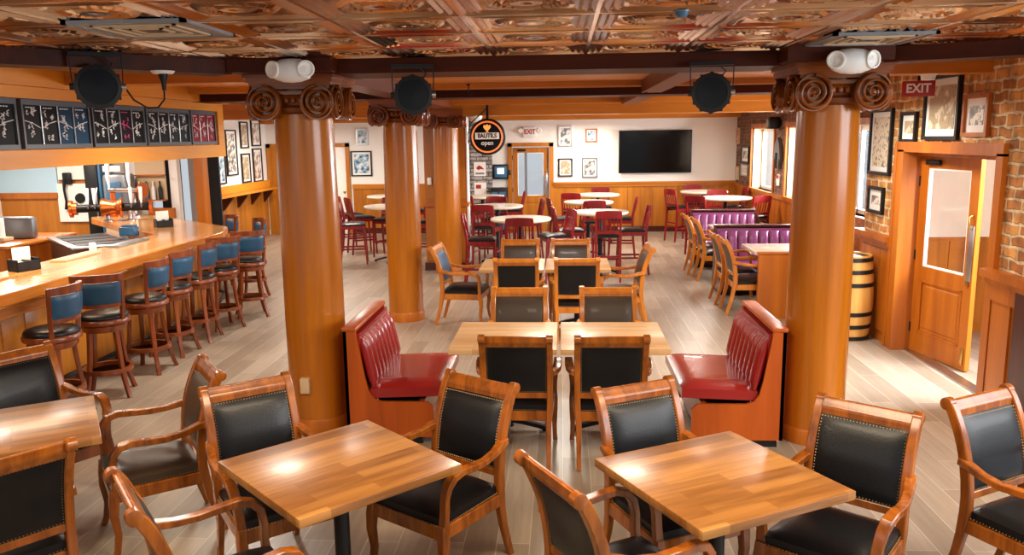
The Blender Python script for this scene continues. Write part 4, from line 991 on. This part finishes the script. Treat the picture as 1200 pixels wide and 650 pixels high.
# purple booths along the right wall
t = thing('booth_partition', 'low orange wood panel closing the near end of the purple booths', 'partition', (2.87, 9.90, 0))
MB().span(-.49, .49, -.03, .03, .0, .80).build('board', M['panel'], t, 0); MB().rbox(0, 0, .81, 1.0, .09, .025, .006).build('cap', M['panel'], t)
make_booth((2.80, 11.74, 0), PI, 'purple fluted vinyl booth bench behind the first pale table, nearer one', 1.22, .95, 'vinylpurple', 'darkpanel', 8, .50, 'purple booth benches')
make_booth((2.78, 14.17, 0), PI, 'purple fluted vinyl booth bench behind the second pale table, farther one', 1.10, .95, 'vinylpurple', 'darkpanel', 8, .50, 'purple booth benches')
G6 = 'pale tables of the purple booths'
make_table('booth_table', .92, .80, .76, 'pale table behind the low orange panel, nearer booth', (2.90, 10.74, 0), 0, G6, 'butcherwhite')
make_table('booth_table', .92, .80, .76, 'pale table between the two purple booth backs, farther booth', (2.88, 13.2, 0), 0, G6, 'butcherwhite')
dup(AC0, (3.64, 14.80, 0), math.radians(-70), 'dark framed chair turned to the wall under the window beside the farther purple booth', 'dark chairs by the window', {'chair_wood': 'darkpanel'})

# ------------------------------------------------------------------ barrel
t = thing('barrel', 'oak barrel with black hoops between the right column and the entrance', 'barrel', (3.145, 8.98, 0))
bp_ = lambda z: .225+.035*math.sin(PI*z/.93)
MB().lathe([(0, 0)]+[(bp_(z), z) for z in [k*.93/14 for k in range(15)]]+[(.205, .93), (.205, .905), (0, .905)], 32).build('staves', M['barrel'], t)
for z in (.03, .16, .30, .62, .76, .89):
    MB().lathe([(bp_(z-.022)+.001, z-.022), (bp_(z-.022)+.006, z-.022), (bp_(z+.022)+.006, z+.022), (bp_(z+.022)+.001, z+.022)], 32).build('hoop', M['black'], t)

# ------------------------------------------------------------------ pictures
pr = dict(sepia=printed('sepia_print', (226, 212, 186), [(150, 128, 100), (180, 160, 130)], 9), ink=printed('ink_print', (236, 232, 222), [(40, 40, 44), (110, 110, 110), (150, 140, 130)], 12, .52),
          blue=printed('blue_print', (228, 230, 230), [(24, 34, 60), (60, 110, 150), (150, 180, 200)], 9, .54), warm=printed('warm_print', (240, 232, 216), [(60, 50, 50), (220, 140, 60), (150, 170, 190)], 8, .5),
          grey=printed('grey_print', (214, 214, 212), [(50, 52, 56), (120, 122, 126)], 10, .5), red=printed('red_print', (226, 206, 190), [(160, 30, 30), (200, 60, 50)], 9, .56), text=printed('text_print', (222, 208, 184), [(60, 52, 44), (190, 172, 146)], 26, .46))
def picture(w, h, label, loc, rz, art, frame='black', mat=.18, fw=.03, group=None, tilt=0):
    """local: faces -Y, centred"""
    t = thing('framed_picture', label, 'picture', loc, rz, group); t.rotation_euler = (tilt, 0, rz)
    a, b_ = w/2, h/2
    MB().span(-a, a, -.035, 0, -b_, -b_+fw).span(-a, a, -.035, 0, b_-fw, b_).span(-a, -a+fw, -.035, 0, -b_+fw, b_-fw).span(a-fw, a, -.035, 0, -b_+fw, b_-fw).build('frame', M[frame], t, 0)
    MB().span(-a+fw, a-fw, -.012, 0, -b_+fw, b_-fw).build('mount', M['paper'], t, 0)
    iw, ih = (a-fw)*(1-mat), (b_-fw)-(a-fw)*mat
    MB().span(-iw, iw, -.016, -.010, -ih, ih).build('print', pr[art], t, 0)
    return t
GP = 'framed pictures on the far left wall'
def left_pic(y0, y1, z0, z1, label, art): picture(y1-y0, z1-z0, label, (XL+.002, (y0+y1)/2, (z0+z1)/2), PI/2, art, 'black', .2, .03, GP)
left_pic(16.70, 17.26, 1.50, 2.46, 'tall framed picture with dark panels, largest on the far left wall', 'ink')
left_pic(17.51, 17.95, 2.06, 2.64, 'small framed sepia picture in the top row of the far left wall', 'sepia')
left_pic(18.16, 18.70, 2.10, 2.70, 'framed pale picture top right on the far left wall, small orange figure', 'warm')
left_pic(18.16, 18.70, 1.29, 2.05, 'framed picture with an orange and blue figure lower right on the far left wall', 'warm')
left_pic(17.48, 17.97, 1.31, 1.95, 'framed sepia scroll picture in the lower row of the far left wall', 'sepia')
left_pic(16.24, 16.61, 1.35, 1.96, 'narrow framed blue picture lower left on the far left wall', 'blue')
left_pic(16.2, 16.52, 2.08, 2.69, 'framed picture half hidden by the end of the menu soffit', 'grey')
def back_pic(x0, x1, z0, z1, label, art, frame='black', mat=.2, group='framed pictures on the back wall'): picture(x1-x0, z1-z0, label, ((x0+x1)/2, YB-.002, (z0+z1)/2), 0, art, frame, mat, .03, group)
back_pic(-4.82, -4.53, 2.08, 2.48, 'small pale framed blue picture between the left columns, upper one', 'blue', 'steel')
back_pic(-4.97, -4.47, 1.36, 1.95, 'black framed picture with blue panels between the left columns, lower one', 'blue')
back_pic(-.08, .25, 1.99, 2.47, 'pale framed picture of a figure upper left beside the exit sign', 'grey', 'steel')
back_pic(.55, .82, 2.08, 2.39, 'small red brown framed picture upper right on the back wall', 'blue', 'panel')
back_pic(-.08, .25, 1.30, 1.72, 'dark thick framed picture lower left beside the exit door', 'sepia')
back_pic(.47, .83, 1.27, 1.73, 'framed portrait lower right on the back wall near the television', 'ink', 'grey')
GR = 'framed pictures on the brick walls'
def right_pic(y0, y1, z0, z1, X, label, art, frame='black', mat=.2, tilt=0): picture(y1-y0, z1-z0, label, (X-.004, (y0+y1)/2, (z0+z1)/2), -PI/2, art, frame, mat, .035, GR, tilt)
right_pic(8.78, 9.38, 1.78, 2.48, XN, 'large black framed newspaper page on the brick beside the right column', 'text')
right_pic(8.20, 8.57, 2.13, 2.43, XN, 'small black framed sketch on the brick above the entrance, left one', 'sepia', 'black', .35)
right_pic(7.36, 8.05, 2.16, 2.74, XN, 'large black framed pair of documents above the entrance, top edge near the beam', 'sepia')
right_pic(6.86, 7.28, 2.19, 2.54, XN, 'wooden framed portrait of a uniformed figure at the upper right of the entrance', 'ink', 'panel', .35)
right_pic(8.90, 9.33, 1.36, 1.65, XN, 'small black framed photograph below the newspaper page', 'ink', 'black', .35)
right_pic(18.72, 19.02, 2.0, 2.36, XR, 'red poster on the brown brick in the far right corner', 'red', 'tan', .05)
right_pic(17.72, 18.44, 1.60, 1.96, XR, 'black framed picture on the brown brick left of the far window, upper one', 'grey')
right_pic(17.76, 18.42, 1.32, 1.57, XR, 'pale notice below the black picture left of the far window', 'text', 'steel', .1)
right_pic(18.70, 18.98, 1.20, 1.50, XR, 'small pale notice low in the far right corner above the wainscot', 'text', 'tan', .1)

# television
t = thing('television', 'large black flat television on the back wall', 'television', (2.14, YB, 1.85))
MB().rbox(0, -.10, 0, 1.66, .05, .97, .008).build('case', M['black'], t); MB().span(-.815, .815, -.128, -.124, -.465, .47).build('screen', M['blackgloss'], t, 0)
MB().span(-.3, .3, -.075, 0, -.2, .2).build('wall_mount', M['black'], t, 0)
# exit signs
t = thing('exit_sign', 'white exit sign with red letters above the far exit door, two lamp heads', 'exit sign', (-.735, YB, 2.335))
MB().rbox(0, -.04, 0, .31, .07, .24, .01).build('housing', M['white'], t)
put_text('lettering', 'EXIT', .15, 'redplastic', t, (0, -.077, 0), (PI/2, 0, 0), .002, .85)
for s in (-1, 1): MB().lathe([(0, 0), (.05, 0), (.06, .03), (.05, .07), (0, .07)], 16, (s*.215, -.02, .03), 'Y').build('lamp_head', M['paper'], t)
MB().tube([(-.2, -.02, .03), (.2, -.02, .03)], .012, 8).build('lamp_arm', M['grey'], t)
t = thing('exit_sign', 'red exit sign with white letters hanging by the framed documents on the right', 'exit sign', (3.22, 7.72, 2.62), math.radians(-20))
MB().rbox(0, 0, 0, .27, .03, .14, .006).build('housing', M['redplastic'], t); MB().tube([(0, 0, .06), (0, 0, .22)], .012, 8).build('stem', M['black'], t)
put_text('lettering', 'EXIT', .11, 'white', t, (0, -.017, 0), (PI/2, 0, 0), .002, .9)
t = thing('smoke_detector', 'small white detector under the beam left of the red exit sign', 'detector', (3.0, 7.02, 2.70)); MB().lathe([(0, -.05), (.05, -.045), (.06, 0), (0, 0)], 16).build('body', M['white'], t); MB().lathe([(0, 0), (.065, 0), (.065, .01), (0, .01)], 16, (0, 0, -.005)).build('ring', M['paper'], t)
# round hanging sign
t = thing('round_sign', 'round black hanging sign with orange ring, white lettering and a goblet emblem', 'sign', (-1.17, 12.98, 2.24), math.radians(0))
MB().lathe([(0, 0), (.285, 0), (.285, .10), (.255, .12), (0, .12)], 48, (0, .05, 0), 'Y').build('drum', M['black'], t)
MB().lathe([(0, 0), (.235, 0), (.235, .006), (0, .006)], 48, (0, -.068, 0), 'Y').build('face', M['blackgloss'], t)
MB().tube([(math.cos(2*PI*k/48)*.235, -.078, math.sin(2*PI*k/48)*.235) for k in range(48)], .013, 8, True).build('orange_ring', emit('orange_ring_glow', (232, 120, 60), .6), t)
MB().span(-.19, .19, -.078, -.072, -.035, .065).build('name_plate', M['paper'], t, 0)
put_text('lettering', 'IIAUTILS', .095, 'black', t, (0, -.080, .015), (PI/2, 0, 0), .002, .86)
put_text('lettering', 'open', .10, 'paper', t, (0, -.076, -.095), (PI/2, 0, 0), .002, .95)
MB().prism([(-.05, .19), (-.06, .15), (-.03, .11), (-.012, .10), (-.012, .085), (-.03, .075), (.03, .075), (.012, .085), (.012, .10), (.03, .11), (.06, .15), (.05, .19), (.02, .175), (0, .20), (-.02, .175)], -.080, -.074, 'XZ').build('goblet_emblem', emit('emblem_glow', (236, 168, 84), .5), t, 0)
MB().span(-.02, .02, .0, .03, .26, .497).build('hanger', M['black'], t, 0)
MB().tube([(-.28, .04, .02), (-.315, .06, -.1), (-.325, .08, .05), (-.27, .05, .22), (-.1, .02, .36), (0, .015, .45)], .008, 6).build('cable', M['black'], t)
# things on the whitewashed strip and beside the exit door
t = thing('wall_poster', 'white poster with a red emblem on the whitewashed brick strip', 'poster', (-1.9, YB-.162, 1.50)); MB().span(-.14, .14, -.008, 0, -.16, .16).build('sheet', M['paper'], t, 0)
MB().prism([(-.09, .02), (-.02, .09), (.05, .05), (.1, -.01), (.02, .0), (-.04, -.02)], -.012, -.008, 'XZ').build('emblem', M['redplastic'], t, 0); MB().span(-.10, .10, -.012, -.008, -.12, -.08).build('text_block', M['grey'], t, 0)
t = thing('wall_poster', 'lower pale poster with red marks at the foot of the whitewashed brick strip', 'poster', (-1.9, YB-.162, 1.05)); MB().span(-.14, .14, -.008, 0, -.14, .14).build('sheet', M['paper'], t, 0)
MB().span(-.10, .02, -.012, -.008, .0, .09).build('emblem', M['redplastic'], t, 0)
t = thing('wall_jukebox', 'dark blue wall screen unit left of the exit door', 'jukebox', (-1.42, YB, 1.43)); MB().rbox(0, -.07, 0, .36, .14, .34, .02).build('case', M['black'], t); MB().rbox(0, -.142, .0, .28, .01, .26, .006).build('bezel', M['bluecloth'], t)
MB().span(-.08, .08, -.152, -.147, -.05, .09).build('screen', emit('screen_glow', (200, 220, 232), .8), t, 0); MB().rbox(.2, -.08, -.02, .06, .1, .12, .02).build('card_reader', M['black'], t)
t = thing('dark_cabinet', 'dark blue glass fronted cabinet below the wall screen, beside the exit door', 'cabinet', (-1.46, YB-.2, 0)); MB().rbox(0, 0, .54, .38, .34, 1.06, .01).build('case', M['black'], t)
for s in (-1, 1): MB().span(s*.09-.075, s*.09+.075, -.178, -.170, .1, .98).build('door', M['bluecloth'], t, 0)
# speaker and jacket between the far windows
t = thing('wall_speaker', 'black loudspeaker high on the brown brick between the far windows', 'speaker', (XR, 15.35, 2.42), -PI/2)
MB().rbox(0, -.14, 0, .26, .2, .22, .03).build('cabinet', M['black'], t); MB().lathe([(0, 0), (.08, 0), (.075, .01), (0, .004)], 18, (0, -.24, 0), 'Y').build('cone', M['grey'], t); MB().span(-.03, .03, -.05, 0, -.04, .04).build('bracket', M['black'], t, 0)
t = thing('hanging_jacket', 'dark grey jacket hung on the brick between the far windows', 'jacket', (XR, 15.30, 1.86), -PI/2)
pj = [(-.10, -.27), (.12, -.27), (.14, -.05), (.19, -.14), (.23, -.08), (.15, .17), (.05, .27), (0, .30), (-.05, .27), (-.15, .17), (-.22, -.06), (-.17, -.12), (-.12, -.04)]
MB().prism(pj, -.07, -.01, 'XZ').build('body', M['grey'], t, 0); MB().span(-.05, .05, -.085, -.068, -.26, .02).build('dark_front', M['leather'], t, 0); MB().tube([(0, -.03, .29), (0, -.03, .33), (.02, -.02, .345)], .008, 6).build('hanger_hook', M['steel'], t)
t = thing('wall_tag', 'small pale tag with a red top below the jacket between the windows', 'notice', (XR, 15.27, 1.38), -PI/2); MB().rbox(0, -.02, 0, .2, .03, .2, .01).build('card', M['paper'], t); MB().span(-.07, .07, -.04, -.034, .03, .09).build('red_band', M['redplastic'], t, 0)
# ledge with brackets on the far left wall
t = thing('wall_ledge', 'long wooden drink ledge on brackets along the far left wall', 'ledge', (XL, 17.1, 1.12))
MB().rbox(.17, 0, 0, .30, 3.5, .045, .008).build('board', M['honeyy'], t)
for k in range(5):
    y = -1.55+k*.78
    MB().prism([(.02, -.04), (.26, -.04), (.24, -.08), (.06, -.30), (.02, -.32)], y-.03, y+.03, 'XZ').build('bracket', M['darkpanel'], t, 0)
t = thing('wall_switch', 'white switch box on the panelled pier behind the middle column', 'switch', (-2.22, 13.605, 1.52)); MB().rbox(0, -.02, 0, .07, .03, .12, .006).build('plate', M['white'], t); MB().span(-.012, .012, -.045, -.03, -.03, .03).build('toggle', M['paper'], t, 0)
